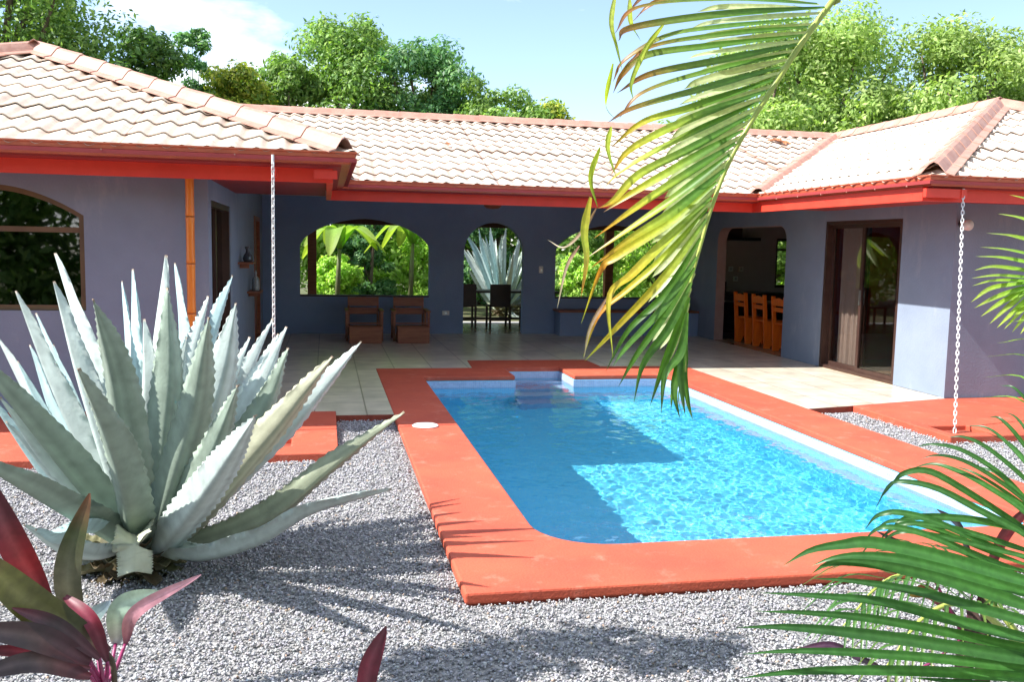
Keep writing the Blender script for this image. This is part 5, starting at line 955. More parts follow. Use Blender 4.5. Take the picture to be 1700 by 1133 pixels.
# areca palm in the lower right corner: leaflets measured, rachises outside the picture
ap = thing('areca_palm', 'green areca palm arching into the lower right corner over the gravel', 'palm', (2.35, 2.55, -0.12))
for k, (x, y, lean) in enumerate(((2.3, 2.5, .06), (2.42, 2.62, .02), (2.28, 2.66, -.08), (2.46, 2.48, .10))):
    tp = MB().tube([(x, y, -.15), (x + lean * .4, y, .3), (x + lean, y + .01, .42)], [.028, .024, .018], 10)
    part('stem', tp, palmtrunk, ap, smooth=True)
for nm, LF, RC in (('frond', [([(2.155, 2.275, 0.872), (2.052, 2.312, 0.986), (1.951, 2.35, 1.072), (1.896, 2.388, 1.1), (1.865, 2.425, 1.091)], 0.0157, [(0.056, 0.179, 0.038), (0.056, 0.179, 0.038), (0.033, 0.113, 0.026), (0.021, 0.066, 0.028)]), ([(2.145, 2.255, 0.897), (2.098, 2.318, 0.992), (2.061, 2.38, 1.063), (2.023, 2.442, 1.113), (1.99, 2.505, 1.11)], 0.0157, [(0.068, 0.216, 0.045), (0.068, 0.216, 0.045), (0.04, 0.136, 0.032), (0.025, 0.079, 0.034)]), ([(2.219, 2.335, 0.89), (2.107, 2.385, 1.07), (2.061, 2.435, 1.142), (2.055, 2.485, 1.14)], 0.0144, [(0.054, 0.172, 0.036), (0.054, 0.172, 0.036), (0.032, 0.109, 0.025), (0.02, 0.063, 0.027)]), ([(2.123, 2.225, 0.943), (2.105, 2.308, 1.05), (2.084, 2.392, 1.15), (2.089, 2.475, 1.159)], 0.0131, [(0.055, 0.174, 0.037), (0.055, 0.174, 0.037), (0.032, 0.11, 0.026), (0.02, 0.064, 0.027)]), ([(2.205, 2.305, 0.858), (2.143, 2.355, 0.971), (2.085, 2.405, 1.063), (2.027, 2.455, 1.099)], 0.0126, [(0.066, 0.207, 0.044), (0.066, 0.207, 0.044), (0.038, 0.131, 0.031), (0.024, 0.076, 0.033)]), ([(2.149, 2.285, 0.814), (2.077, 2.335, 0.919), (2.014, 2.385, 0.993), (1.924, 2.435, 1.05), (1.861, 2.485, 1.057), (1.839, 2.535, 1.037)], 0.017, [(0.059, 0.187, 0.039), (0.059, 0.187, 0.039), (0.034, 0.118, 0.028), (0.022, 0.069, 0.03)]), ([(2.157, 2.275, 0.799), (2.074, 2.305, 0.903), (1.969, 2.335, 0.984), (1.88, 2.365, 1.033), (1.817, 2.395, 1.044), (1.778, 2.425, 1.027)], 0.0154, [(0.052, 0.164, 0.035), (0.052, 0.164, 0.035), (0.03, 0.104, 0.024), (0.019, 0.061, 0.026)]), ([(2.113, 2.255, 0.797), (2.055, 2.305, 0.886), (1.942, 2.355, 0.964), (1.88, 2.405, 0.996), (1.843, 2.455, 1.002), (1.813, 2.505, 0.977)], 0.0196, [(0.072, 0.227, 0.048), (0.072, 0.227, 0.048), (0.042, 0.144, 0.034), (0.026, 0.084, 0.036)]), ([(2.179, 2.335, 0.749), (2.109, 2.36, 0.812), (1.868, 2.385, 0.958), (1.786, 2.41, 0.994), (1.733, 2.435, 0.98), (1.721, 2.46, 0.949), (1.7, 2.485, 0.895)], 0.0222, [(0.054, 0.172, 0.036), (0.054, 0.172, 0.036), (0.032, 0.108, 0.025), (0.02, 0.063, 0.027)]), ([(2.057, 2.225, 0.774), (2.027, 2.267, 0.829), (1.91, 2.308, 0.891), (1.795, 2.35, 0.951), (1.718, 2.392, 0.965), (1.685, 2.433, 0.946), (1.669, 2.475, 0.855)], 0.0222, [(0.052, 0.164, 0.035), (0.052, 0.164, 0.035), (0.03, 0.104, 0.024), (0.019, 0.06, 0.026)]), ([(2.112, 2.305, 0.724), (1.936, 2.33, 0.79), (1.782, 2.355, 0.854), (1.688, 2.38, 0.875), (1.649, 2.405, 0.865), (1.636, 2.43, 0.843), (1.627, 2.455, 0.802)], 0.0209, [(0.058, 0.184, 0.039), (0.058, 0.184, 0.039), (0.034, 0.116, 0.027), (0.021, 0.068, 0.029)]), ([(2.095, 2.285, 0.714), (1.975, 2.335, 0.755), (1.815, 2.385, 0.818), (1.735, 2.435, 0.83), (1.714, 2.485, 0.809), (1.714, 2.535, 0.766)], 0.0175, [(0.064, 0.202, 0.043), (0.064, 0.202, 0.043), (0.037, 0.128, 0.03), (0.023, 0.075, 0.032)]), ([(2.045, 2.275, 0.711), (1.943, 2.305, 0.742), (1.745, 2.335, 0.82), (1.652, 2.365, 0.836), (1.621, 2.395, 0.819), (1.605, 2.425, 0.774)], 0.0209, [(0.067, 0.211, 0.044), (0.067, 0.211, 0.044), (0.039, 0.133, 0.031), (0.024, 0.078, 0.033)]), ([(2.106, 2.255, 0.757), (2.022, 2.305, 0.781), (1.846, 2.355, 0.829), (1.734, 2.405, 0.831), (1.713, 2.455, 0.795), (1.707, 2.505, 0.741)], 0.0186, [(0.053, 0.169, 0.036), (0.053, 0.169, 0.036), (0.031, 0.107, 0.025), (0.02, 0.062, 0.027)]), ([(2.219, 2.335, 0.775), (2.113, 2.365, 0.809), (1.922, 2.395, 0.842), (1.761, 2.425, 0.843), (1.722, 2.455, 0.801), (1.699, 2.485, 0.754)], 0.0235, [(0.058, 0.184, 0.039), (0.058, 0.184, 0.039), (0.034, 0.116, 0.027), (0.021, 0.068, 0.029)]), ([(2.079, 2.225, 0.758), (1.998, 2.275, 0.769), (1.83, 2.325, 0.805), (1.715, 2.375, 0.817), (1.685, 2.425, 0.783), (1.679, 2.475, 0.723)], 0.0164, [(0.052, 0.164, 0.034), (0.052, 0.164, 0.034), (0.03, 0.103, 0.024), (0.019, 0.06, 0.026)]), ([(2.074, 2.305, 0.675), (1.972, 2.335, 0.683), (1.783, 2.365, 0.739), (1.679, 2.395, 0.777), (1.628, 2.425, 0.764), (1.61, 2.455, 0.707)], 0.0157, [(0.06, 0.191, 0.04), (0.06, 0.191, 0.04), (0.035, 0.121, 0.028), (0.022, 0.07, 0.03)]), ([(2.142, 2.285, 0.827), (2.109, 2.368, 0.885), (2.01, 2.452, 0.962), (1.976, 2.535, 0.974)], 0.0121, [(0.067, 0.212, 0.045), (0.067, 0.212, 0.045), (0.039, 0.134, 0.031), (0.025, 0.078, 0.034)]), ([(2.176, 2.275, 0.982), (2.135, 2.325, 1.119), (2.062, 2.375, 1.241), (2.039, 2.425, 1.252)], 0.0131, [(0.067, 0.211, 0.044), (0.067, 0.211, 0.044), (0.039, 0.133, 0.031), (0.024, 0.078, 0.033)]), ([(2.123, 2.255, 0.85), (2.092, 2.338, 0.909), (2.039, 2.422, 0.978), (2.019, 2.505, 0.978)], 0.0121, [(0.07, 0.221, 0.047), (0.07, 0.221, 0.047), (0.041, 0.14, 0.033), (0.026, 0.082, 0.035)]), ([(2.12, 2.335, 0.688), (2.033, 2.385, 0.69), (1.941, 2.435, 0.726), (1.871, 2.485, 0.732)], 0.0157, [(0.067, 0.212, 0.045), (0.067, 0.212, 0.045), (0.039, 0.134, 0.031), (0.025, 0.078, 0.033)])], [(2.33, 2.55, 0.8), (2.203, 2.4, 0.637), (2.183, 2.35, 0.724), (2.237, 2.35, 0.846), (2.258, 2.35, 0.96), (2.269, 2.35, 1.073)]), ('frond', [([(1.632, 1.705, 0.891), (1.548, 1.72, 0.918), (1.339, 1.735, 0.98), (1.182, 1.75, 1.014), (1.118, 1.765, 1.008), (1.048, 1.78, 0.993), (0.993, 1.795, 0.956)], 0.0301, [(0.069, 0.219, 0.046), (0.069, 0.219, 0.046), (0.04, 0.138, 0.032), (0.04, 0.138, 0.032)]), ([(1.651, 1.705, 0.862), (1.576, 1.73, 0.882), (1.435, 1.755, 0.923), (1.304, 1.78, 0.955), (1.211, 1.805, 0.964), (1.143, 1.83, 0.955), (1.096, 1.855, 0.928)], 0.0265, [(0.066, 0.208, 0.044), (0.066, 0.208, 0.044), (0.038, 0.132, 0.031), (0.038, 0.132, 0.031)]), ([(1.694, 1.765, 0.813), (1.605, 1.778, 0.835), (1.516, 1.791, 0.865), (1.395, 1.804, 0.903), (1.257, 1.816, 0.937), (1.177, 1.829, 0.944), (1.127, 1.842, 0.935), (1.1, 1.855, 0.91)], 0.0331, [(0.061, 0.193, 0.041), (0.061, 0.193, 0.041), (0.036, 0.122, 0.028), (0.036, 0.122, 0.028)]), ([(1.628, 1.675, 0.816), (1.559, 1.705, 0.826), (1.425, 1.735, 0.861), (1.306, 1.765, 0.891), (1.171, 1.795, 0.91), (1.08, 1.825, 0.911)], 0.0249, [(0.056, 0.176, 0.037), (0.056, 0.176, 0.037), (0.033, 0.111, 0.026), (0.033, 0.111, 0.026)]), ([(1.673, 1.735, 0.754), (1.59, 1.753, 0.766), (1.378, 1.771, 0.823), (1.233, 1.789, 0.861), (1.078, 1.807, 0.877), (0.957, 1.825, 0.884)], 0.0262, [(0.065, 0.205, 0.043), (0.065, 0.205, 0.043), (0.038, 0.13, 0.03), (0.038, 0.13, 0.03)]), ([(1.7, 1.735, 0.727), (1.62, 1.765, 0.73), (1.407, 1.795, 0.776), (1.23, 1.825, 0.807), (1.086, 1.855, 0.817), (0.975, 1.885, 0.815)], 0.0233, [(0.058, 0.183, 0.038), (0.058, 0.183, 0.038), (0.034, 0.115, 0.027), (0.034, 0.115, 0.027)]), ([(1.664, 1.705, 0.725), (1.567, 1.723, 0.731), (1.344, 1.741, 0.774), (1.128, 1.759, 0.809), (0.991, 1.777, 0.822), (0.888, 1.795, 0.82)], 0.0292, [(0.053, 0.168, 0.035), (0.053, 0.168, 0.035), (0.031, 0.106, 0.025), (0.031, 0.106, 0.025)]), ([(1.683, 1.705, 0.7), (1.597, 1.735, 0.698), (1.381, 1.765, 0.725), (1.169, 1.795, 0.742), (1.036, 1.825, 0.741), (0.937, 1.855, 0.727)], 0.0229, [(0.06, 0.191, 0.04), (0.06, 0.191, 0.04), (0.035, 0.121, 0.028), (0.035, 0.121, 0.028)]), ([(1.727, 1.765, 0.65), (1.626, 1.783, 0.653), (1.395, 1.801, 0.676), (1.172, 1.819, 0.688), (1.03, 1.837, 0.684), (0.928, 1.855, 0.669)], 0.0253, [(0.069, 0.22, 0.046), (0.069, 0.22, 0.046), (0.04, 0.139, 0.032), (0.04, 0.139, 0.032)]), ([(1.65, 1.675, 0.667), (1.592, 1.725, 0.652), (1.465, 1.775, 0.655), (1.35, 1.825, 0.654)], 0.0212, [(0.054, 0.17, 0.036), (0.054, 0.17, 0.036), (0.031, 0.107, 0.025), (0.031, 0.107, 0.025)]), ([(1.687, 1.735, 0.605), (1.615, 1.765, 0.603), (1.541, 1.795, 0.617), (1.498, 1.825, 0.631)], 0.0253, [(0.063, 0.2, 0.042), (0.063, 0.2, 0.042), (0.037, 0.127, 0.03), (0.037, 0.127, 0.03)]), ([(1.683, 1.735, 0.651), (1.626, 1.81, 0.64), (1.587, 1.885, 0.623)], 0.0196, [(0.059, 0.188, 0.04), (0.059, 0.188, 0.04), (0.035, 0.119, 0.028), (0.035, 0.119, 0.028)]), ([(1.616, 1.705, 0.721), (1.51, 1.75, 0.741), (1.45, 1.795, 0.735)], 0.0214, [(0.062, 0.196, 0.041), (0.062, 0.196, 0.041), (0.036, 0.124, 0.029), (0.036, 0.124, 0.029)])], [(2.33, 2.5, 0.8), (2.0, 2.2, 1.02), (1.725, 1.78, 0.893), (1.722, 1.78, 0.805), (1.734, 1.78, 0.714), (1.753, 1.78, 0.607)])):
    mb = MB()
    for k, (pts, wd, cols) in enumerate(LF): blade(mb, pts, wd, (-0.25, -1.0, .55), 20, 0.28, None, cols, twist=.2 * math.sin(k * 2.1))
    f = part('frond', mb, palmm, ap, col=True, recalc=False, smooth=True)
    part('rachis', MB().tube(bez(RC, 24), [.012 - .008 * i / 24 for i in range(25)], 8), rachm, f, off=ap.location, smooth=True)
frond(ap, [(2.32, 2.5, 0.323), (2.104, 2.6, 0.568), (1.831, 2.6, 0.583), (1.601, 2.5, 0.475)], 16, .34, .014, [(.04, .12, .03), (.05, .15, .03), (.07, .17, .04)], 5, .3, .1)
frond(ap, [(2.229, 2.4, 0.356), (1.91, 2.3, 0.597), (1.71, 2.25, 0.611), (1.549, 2.2, 0.483)], 12, .28, .013, [(.05, .13, .03), (.07, .16, .03), (.14, .17, .03)], 6, .3, .1)
frond(ap, [(2.35, 2.6, .7), (2.9, 2.9, 1.5), (3.5, 3.1, 1.2)], 24, .45, .025, G2, 8)
frond(ap, [(2.35, 2.5, .7), (2.7, 2.2, 1.4), (3.2, 2.0, 1.2)], 24, .45, .025, G2, 9)

# palm at the right edge
rp = thing('fan_palm', 'sunlit yellow green palm frond reaching in at the right edge before the end wall', 'palm', (3.6, 3.3, -0.12))
part('trunk', MB().tube([(3.6, 3.3, -.2), (3.55, 3.28, .6), (3.5, 3.25, 1.3)], [.06, .05, .04], 12), palmtrunk, rp, smooth=True)
mb = MB()
for k, (pts, wd, cols) in enumerate([([(2.816, 3.1, 1.842), (2.65, 3.1, 1.872), (2.499, 3.0, 1.878)], 0.0271, [(0.116, 0.295, 0.027), (0.268, 0.411, 0.045), (0.375, 0.464, 0.071)]), ([(2.796, 3.1, 1.759), (2.664, 3.14, 1.799), (2.489, 3.04, 1.808)], 0.0293, [(0.148, 0.376, 0.034), (0.341, 0.523, 0.057), (0.478, 0.592, 0.091)]), ([(2.789, 3.1, 1.693), (2.677, 3.18, 1.727), (2.478, 3.08, 1.735)], 0.0271, [(0.121, 0.306, 0.028), (0.278, 0.427, 0.046), (0.39, 0.482, 0.074)]), ([(2.78, 3.1, 1.641), (2.601, 3.1, 1.671), (2.392, 3.0, 1.681)], 0.0248, [(0.134, 0.341, 0.031), (0.31, 0.475, 0.052), (0.433, 0.537, 0.083)]), ([(2.769, 3.1, 1.613), (2.61, 3.14, 1.64), (2.406, 3.04, 1.645)], 0.0271, [(0.127, 0.322, 0.029), (0.293, 0.449, 0.049), (0.41, 0.507, 0.078)]), ([(2.772, 3.1, 1.582), (2.619, 3.18, 1.604), (2.437, 3.08, 1.592)], 0.0271, [(0.111, 0.282, 0.026), (0.257, 0.393, 0.043), (0.359, 0.445, 0.068)]), ([(2.76, 3.1, 1.561), (2.569, 3.1, 1.572), (2.366, 3.0, 1.564)], 0.0226, [(0.132, 0.336, 0.031), (0.305, 0.468, 0.051), (0.427, 0.529, 0.081)]), ([(2.747, 3.1, 1.551), (2.59, 3.14, 1.552), (2.402, 3.04, 1.534)], 0.0203, [(0.116, 0.294, 0.027), (0.268, 0.41, 0.045), (0.375, 0.464, 0.071)]), ([(2.734, 3.1, 1.546), (2.612, 3.18, 1.522), (2.434, 3.08, 1.47)], 0.0271, [(0.113, 0.286, 0.026), (0.26, 0.399, 0.043), (0.364, 0.451, 0.069)]), ([(2.74, 3.1, 1.542), (2.576, 3.1, 1.493), (2.386, 3.0, 1.452)], 0.0271, [(0.112, 0.284, 0.026), (0.258, 0.396, 0.043), (0.361, 0.447, 0.069)]), ([(2.741, 3.1, 1.537), (2.633, 3.14, 1.472), (2.449, 3.04, 1.417)], 0.0271, [(0.117, 0.296, 0.027), (0.27, 0.413, 0.045), (0.377, 0.467, 0.072)]), ([(2.747, 3.1, 1.532), (2.701, 3.18, 1.458), (2.523, 3.08, 1.386)], 0.0271, [(0.114, 0.29, 0.026), (0.264, 0.404, 0.044), (0.369, 0.457, 0.07)]), ([(2.758, 3.1, 1.528), (2.661, 3.1, 1.446), (2.49, 3.0, 1.377)], 0.0248, [(0.135, 0.343, 0.031), (0.312, 0.479, 0.052), (0.437, 0.541, 0.083)]), ([(2.764, 3.1, 1.523), (2.723, 3.14, 1.444), (2.556, 3.04, 1.369)], 0.0226, [(0.13, 0.331, 0.03), (0.301, 0.461, 0.05), (0.421, 0.521, 0.08)]), ([(2.77, 3.1, 1.518), (2.777, 3.18, 1.422), (2.626, 3.08, 1.353)], 0.0248, [(0.149, 0.378, 0.034), (0.344, 0.527, 0.057), (0.481, 0.595, 0.092)]), ([(2.781, 3.1, 1.514), (2.733, 3.1, 1.416), (2.595, 3.0, 1.354)], 0.0248, [(0.147, 0.373, 0.034), (0.339, 0.52, 0.057), (0.475, 0.588, 0.09)]), ([(2.798, 3.1, 1.509), (2.797, 3.14, 1.401), (2.688, 3.04, 1.327)], 0.0248, [(0.149, 0.379, 0.034), (0.345, 0.528, 0.057), (0.482, 0.597, 0.092)]), ([(2.821, 3.1, 1.504), (2.883, 3.18, 1.373), (2.795, 3.08, 1.298)], 0.0248, [(0.12, 0.304, 0.028), (0.276, 0.423, 0.046), (0.386, 0.478, 0.074)]), ([(2.854, 3.1, 1.878), (2.726, 3.1, 1.932), (2.557, 3.0, 1.953)], 0.0271, [(0.128, 0.325, 0.03), (0.295, 0.452, 0.049), (0.413, 0.511, 0.079)])]): blade(mb, pts, wd, (-0.3, -0.5, .8), 14, .25, None, cols)
f = part('frond', mb, palmm, rp, col=True, recalc=False, smooth=True)
part('rachis', MB().tube(bez([(3.5, 3.25, 1.3), (3.3, 3.2, 2.0), (2.913, 3.1, 1.973), (2.845, 3.1, 1.831), (2.789, 3.1, 1.689), (2.759, 3.1, 1.57), (2.734, 3.1, 1.546)], 20), [.012 - .006 * i / 20 for i in range(21)], 8), rachm, f, off=rp.location, smooth=True)
for k, a in enumerate((-60, 10)):
    frond(rp, [(3.5, 3.25, 1.3), (3.5 + .5 * math.cos(R(a)), 3.25 + .5 * math.sin(R(a)), 1.9), (3.5 + 1.1 * math.cos(R(a)), 3.25 + 1.1 * math.sin(R(a)), 1.6)], 18, .4, .025, G2, 70 + k)

# cordylines
def cordy(name, label, base, LV, stems):
    t = thing(name, label, 'cordyline', base)
    for pts, wd, cols, pet in LV:
        mb = MB()
        shp = lambda u: max(.03, math.sin(math.pi * min(1, u * .93 + .06)) ** .75)
        blade(mb, pts, wd, (0.25, -0.9, .5), 20, .22, shp, cols)
        l = part('leaf', mb, cordm, t, col=True, recalc=False, smooth=True)
        if pet: part('leaf_stalk', MB().tube(bez(pet, 10), [.006 - .0022 * i / 10 for i in range(11)], 7), magstem, l, off=t.location, smooth=True)
    for pts, r0 in stems: part('stem', MB().tube(bez(pts, 12), r0, 8), stemm, t, smooth=True)
    return t
for args in [('cordyline', 'burgundy, green and pink leaved cordyline in the lower left corner before the agave', (-0.465, 2.0, -0.12), [([(-0.553, 1.95, 0.892), (-0.606, 1.9, 1.051), (-0.637, 1.85, 1.209)], 0.0557, [(0.07, 0.012, 0.025), (0.2, 0.012, 0.02), (0.07, 0.012, 0.025), (0.07, 0.012, 0.025)], [(-0.465, 2.0, 0.692), (-0.51, 1.975, 0.783), (-0.553, 1.95, 0.892)]), ([(-0.457, 2.0, 0.765), (-0.551, 1.85, 0.932), (-0.619, 1.7, 1.117)], 0.0698, [(0.07, 0.012, 0.025), (0.045, 0.055, 0.018), (0.045, 0.055, 0.018), (0.07, 0.08, 0.02), (0.07, 0.012, 0.025)], [(-0.465, 2.0, 0.692), (-0.461, 2.0, 0.718), (-0.457, 2.0, 0.765)]), ([(-0.51, 2.0, 0.8), (-0.533, 2.0, 0.949), (-0.497, 2.05, 1.103)], 0.0529, [(0.11, 0.11, 0.07), (0.11, 0.11, 0.07), (0.11, 0.11, 0.07), (0.045, 0.055, 0.018), (0.16, 0.06, 0.03)], [(-0.465, 2.0, 0.692), (-0.488, 2.0, 0.735), (-0.51, 2.0, 0.8)]), ([(-0.505, 2.1, 0.737), (-0.518, 2.1, 0.794), (-0.495, 2.2, 0.804)], 0.04, [(0.22, 0.3, 0.24), (0.22, 0.3, 0.24), (0.2, 0.26, 0.3)], [(-0.465, 2.0, 0.692), (-0.485, 2.05, 0.702), (-0.505, 2.1, 0.737)]), ([(-0.464, 2.1, 0.741), (-0.448, 2.1, 0.824), (-0.386, 2.2, 0.821)], 0.0511, [(0.3, 0.3, 0.32), (0.3, 0.42, 0.32), (0.3, 0.42, 0.32), (0.22, 0.3, 0.24)], [(-0.465, 2.0, 0.692), (-0.465, 2.05, 0.704), (-0.464, 2.1, 0.741)]), ([(-0.433, 2.05, 0.761), (-0.407, 2.05, 0.835), (-0.285, 2.15, 0.874)], 0.0293, [(0.2, 0.06, 0.1), (0.48, 0.22, 0.26), (0.48, 0.22, 0.26), (0.5, 0.25, 0.3)], [(-0.465, 2.0, 0.692), (-0.449, 2.025, 0.715), (-0.433, 2.05, 0.761)]), ([(-0.469, 1.9, 0.793), (-0.538, 1.8, 0.893), (-0.625, 1.7, 0.959)], 0.0503, [(0.07, 0.012, 0.025), (0.035, 0.02, 0.025), (0.035, 0.02, 0.025)], [(-0.465, 2.0, 0.692), (-0.467, 1.95, 0.733), (-0.469, 1.9, 0.793)]), ([(-0.469, 1.9, 0.761), (-0.54, 1.8, 0.845), (-0.629, 1.7, 0.865)], 0.0402, [(0.07, 0.012, 0.025), (0.035, 0.02, 0.025), (0.035, 0.02, 0.025)], [(-0.465, 2.0, 0.692), (-0.468, 1.95, 0.716), (-0.469, 1.9, 0.761)]), ([(-0.469, 1.9, 0.778), (-0.554, 1.85, 0.841), (-0.663, 1.8, 0.878)], 0.0261, [(0.07, 0.012, 0.025), (0.2, 0.02, 0.04), (0.035, 0.02, 0.025)], [(-0.465, 2.0, 0.692), (-0.468, 1.95, 0.725), (-0.469, 1.9, 0.778)]), ([(-0.448, 1.95, 0.768), (-0.479, 1.95, 0.861), (-0.548, 2.0, 0.904)], 0.031, [(0.07, 0.012, 0.025), (0.2, 0.02, 0.04), (0.12, 0.015, 0.03)], [(-0.465, 2.0, 0.692), (-0.457, 1.975, 0.719), (-0.448, 1.95, 0.768)]), ([(-0.451, 1.9, 0.798), (-0.515, 1.85, 0.894), (-0.578, 1.8, 0.954)], 0.0302, [(0.07, 0.012, 0.025), (0.035, 0.02, 0.025), (0.14, 0.02, 0.04)], [(-0.465, 2.0, 0.692), (-0.458, 1.95, 0.735), (-0.451, 1.9, 0.798)]), ([(-0.453, 1.9, 0.728), (-0.49, 1.8, 0.733), (-0.544, 1.7, 0.745)], 0.0503, [(0.07, 0.012, 0.025), (0.045, 0.055, 0.018), (0.07, 0.012, 0.025)], [(-0.465, 2.0, 0.692), (-0.459, 1.95, 0.699), (-0.453, 1.9, 0.728)]), ([(-0.435, 2.0, 0.676), (-0.344, 1.9, 0.666), (-0.248, 1.8, 0.661)], 0.0529, [(0.07, 0.012, 0.025), (0.045, 0.055, 0.018), (0.07, 0.012, 0.025)], [(-0.465, 2.0, 0.692), (-0.45, 2.0, 0.673), (-0.435, 2.0, 0.676)])], [([(-0.445, 2.05, -0.15), (-0.455, 2.02, 0.3), (-0.465, 2.0, 0.692)], [0.014, 0.014, 0.014, 0.014, 0.014, 0.014, 0.014, 0.014, 0.014, 0.014, 0.014, 0.014, 0.014]), ([(-0.517, 2.0, 0.77), (-0.476, 1.98, 0.78), (-0.447, 1.98, 0.76), (-0.44, 1.98, 0.686)], [0.006, 0.006, 0.006, 0.006, 0.006, 0.006, 0.006, 0.006, 0.006, 0.006, 0.006, 0.006, 0.006])]), ('cordyline', 'single dark red pointed cordyline leaf rising at the bottom edge', (0.079, 2.0, -0.12), [([(0.081, 2.0, 0.576), (0.094, 2.0, 0.689), (0.133, 2.0, 0.786)], 0.048, [(0.07, 0.012, 0.025), (0.13, 0.01, 0.03), (0.07, 0.012, 0.025)], [(0.079, 2.0, 0.474), (0.078, 2.0, 0.532), (0.081, 2.0, 0.576)]), ([(0.078, 2.0, 0.518), (-0.002, 1.95, 0.582), (-0.078, 1.9, 0.589)], 0.05, [(0.07, 0.012, 0.025), (0.035, 0.02, 0.025)], None), ([(0.078, 2.0, 0.518), (0.143, 1.95, 0.561), (0.192, 1.9, 0.55)], 0.05, [(0.07, 0.012, 0.025), (0.035, 0.02, 0.025)], None)], [([(0.079, 2.0, -0.15), (0.079, 2.0, 0.2), (0.079, 2.0, 0.474)], [0.01, 0.01, 0.01, 0.01, 0.01, 0.01, 0.01, 0.01, 0.01, 0.01, 0.01, 0.01, 0.01])]), ('cordyline', 'dark burgundy cordyline growing among the areca fronds in the lower right', (2.203, 2.7, -0.12), [([(1.719, 2.45, 0.347), (1.624, 2.45, 0.393), (1.52, 2.45, 0.44), (1.383, 2.45, 0.425)], 0.026, [(0.035, 0.02, 0.025), (0.07, 0.025, 0.06), (0.07, 0.025, 0.06), (0.12, 0.05, 0.09)], [(2.203, 2.7, 0.306), (1.929, 2.55, 0.287), (1.719, 2.45, 0.347)]), ([(2.224, 2.7, 0.568), (2.174, 2.7, 0.657), (2.14, 2.7, 0.723), (2.058, 2.7, 0.777)], 0.036, [(0.07, 0.012, 0.025), (0.035, 0.02, 0.025), (0.07, 0.025, 0.06)], [(2.203, 2.7, 0.306), (2.221, 2.7, 0.437), (2.224, 2.7, 0.568)]), ([(1.987, 2.7, 0.634), (1.916, 2.7, 0.665), (1.835, 2.7, 0.708)], 0.022, [(0.07, 0.012, 0.025), (0.035, 0.02, 0.025)], [(2.203, 2.7, 0.306), (2.092, 2.7, 0.488), (1.987, 2.7, 0.634)]), ([(2.242, 2.7, 0.413), (2.319, 2.7, 0.65), (2.452, 2.7, 0.797)], 0.05, [(0.07, 0.012, 0.025), (0.2, 0.02, 0.03), (0.035, 0.02, 0.025)], None), ([(2.173, 2.7, 0.374), (2.046, 2.7, 0.48), (1.976, 2.7, 0.473)], 0.05, [(0.07, 0.012, 0.025), (0.25, 0.04, 0.03), (0.3, 0.2, 0.03)], None)], [([(2.203, 2.7, -0.15), (2.2129999999999996, 2.7, 0.3), (2.203, 2.7, 0.306)], [0.03, 0.03, 0.03, 0.03, 0.03, 0.03, 0.03, 0.03, 0.03, 0.03, 0.03, 0.03, 0.03]), ([(2.303, 2.7, -0.15), (2.283, 2.7, 0.4), (2.224, 2.7, 0.568)], [0.018, 0.018, 0.018, 0.018, 0.018, 0.018, 0.018, 0.018, 0.018, 0.018, 0.018, 0.018, 0.018])])]: cordy(*args)

# a slender tree to the left, outside the picture, whose crown shades the gravel
def leafcloud(n, blobs, size, cols, seed, up=.35):
    r_ = np.random.default_rng(seed); wts = np.array([b[3] * b[4] * b[5] for b in blobs]) ** .67; wts /= wts.sum()
    idx = r_.choice(len(blobs), n, p=wts); B = np.array([b[:6] for b in blobs])[idx]
    d = r_.normal(size=(n, 3)); d /= np.linalg.norm(d, axis=1)[:, None]
    rad = r_.uniform(.2, 1.12, n) ** .6 * (1 + .16 * np.sin(d[:, 0] * 5 + idx) * np.sin(d[:, 2] * 6 + idx * 2))
    c = B[:, :3] + d * B[:, 3:6] * rad[:, None]
    nr = d * .8 + r_.normal(size=(n, 3)) * .55 + np.array([-.15, 0, up]); nr /= np.linalg.norm(nr, axis=1)[:, None]
    a = np.cross(nr, r_.normal(size=(n, 3))); a /= np.linalg.norm(a, axis=1)[:, None]; b = np.cross(nr, a)
    s = size * r_.uniform(.55, 1.35, n)[:, None]
    V = np.stack([c - a * s, c - b * s * .42 + nr * s * .1, c + a * s, c + b * s * .42 + nr * s * .1], 1).reshape(-1, 3)
    cc = np.array(cols)[r_.integers(0, len(cols), n)] * r_.uniform(.75, 1.25, (n, 1))
    cl = r_.uniform(.8, 1.2, len(blobs))[idx][:, None]
    C4 = np.ones((n, 4)); C4[:, :3] = np.minimum(cc * cl * 1.4, .8)
    return V, np.repeat(C4, 4, axis=0)
def cloudmesh(name, V, C4, m=None):
    n = len(V) // 4; me = bpy.data.meshes.new(name)
    me.vertices.add(len(V)); me.vertices.foreach_set('co', V.reshape(-1).astype(np.float32))
    me.loops.add(len(V)); me.loops.foreach_set('vertex_index', np.arange(len(V), dtype=np.int32))
    me.polygons.add(n); me.polygons.foreach_set('loop_start', np.arange(0, len(V), 4, dtype=np.int32)); me.polygons.foreach_set('loop_total', np.full(n, 4, np.int32))
    me.update(calc_edges=True)
    at = me.color_attributes.new('Col', 'FLOAT_COLOR', 'POINT'); at.data.foreach_set('color', C4.astype(np.float32).reshape(-1))
    me.materials.append(m or leafm)
    return me
def blobs(seed, n, R_, H, squash=.8, lo=.35):
    r_ = random.Random(seed); o = []
    for k in range(n):
        a = r_.uniform(0, 6.283); q = R_ * r_.uniform(.1, .82); z = H * r_.uniform(lo, 1)
        q *= math.sqrt(max(.12, 1 - ((z / H - .55) / .62) ** 2))
        s = R_ * r_.uniform(.24, .42)
        o.append((q * math.cos(a), q * math.sin(a), z, s, s, s * squash))
    return o
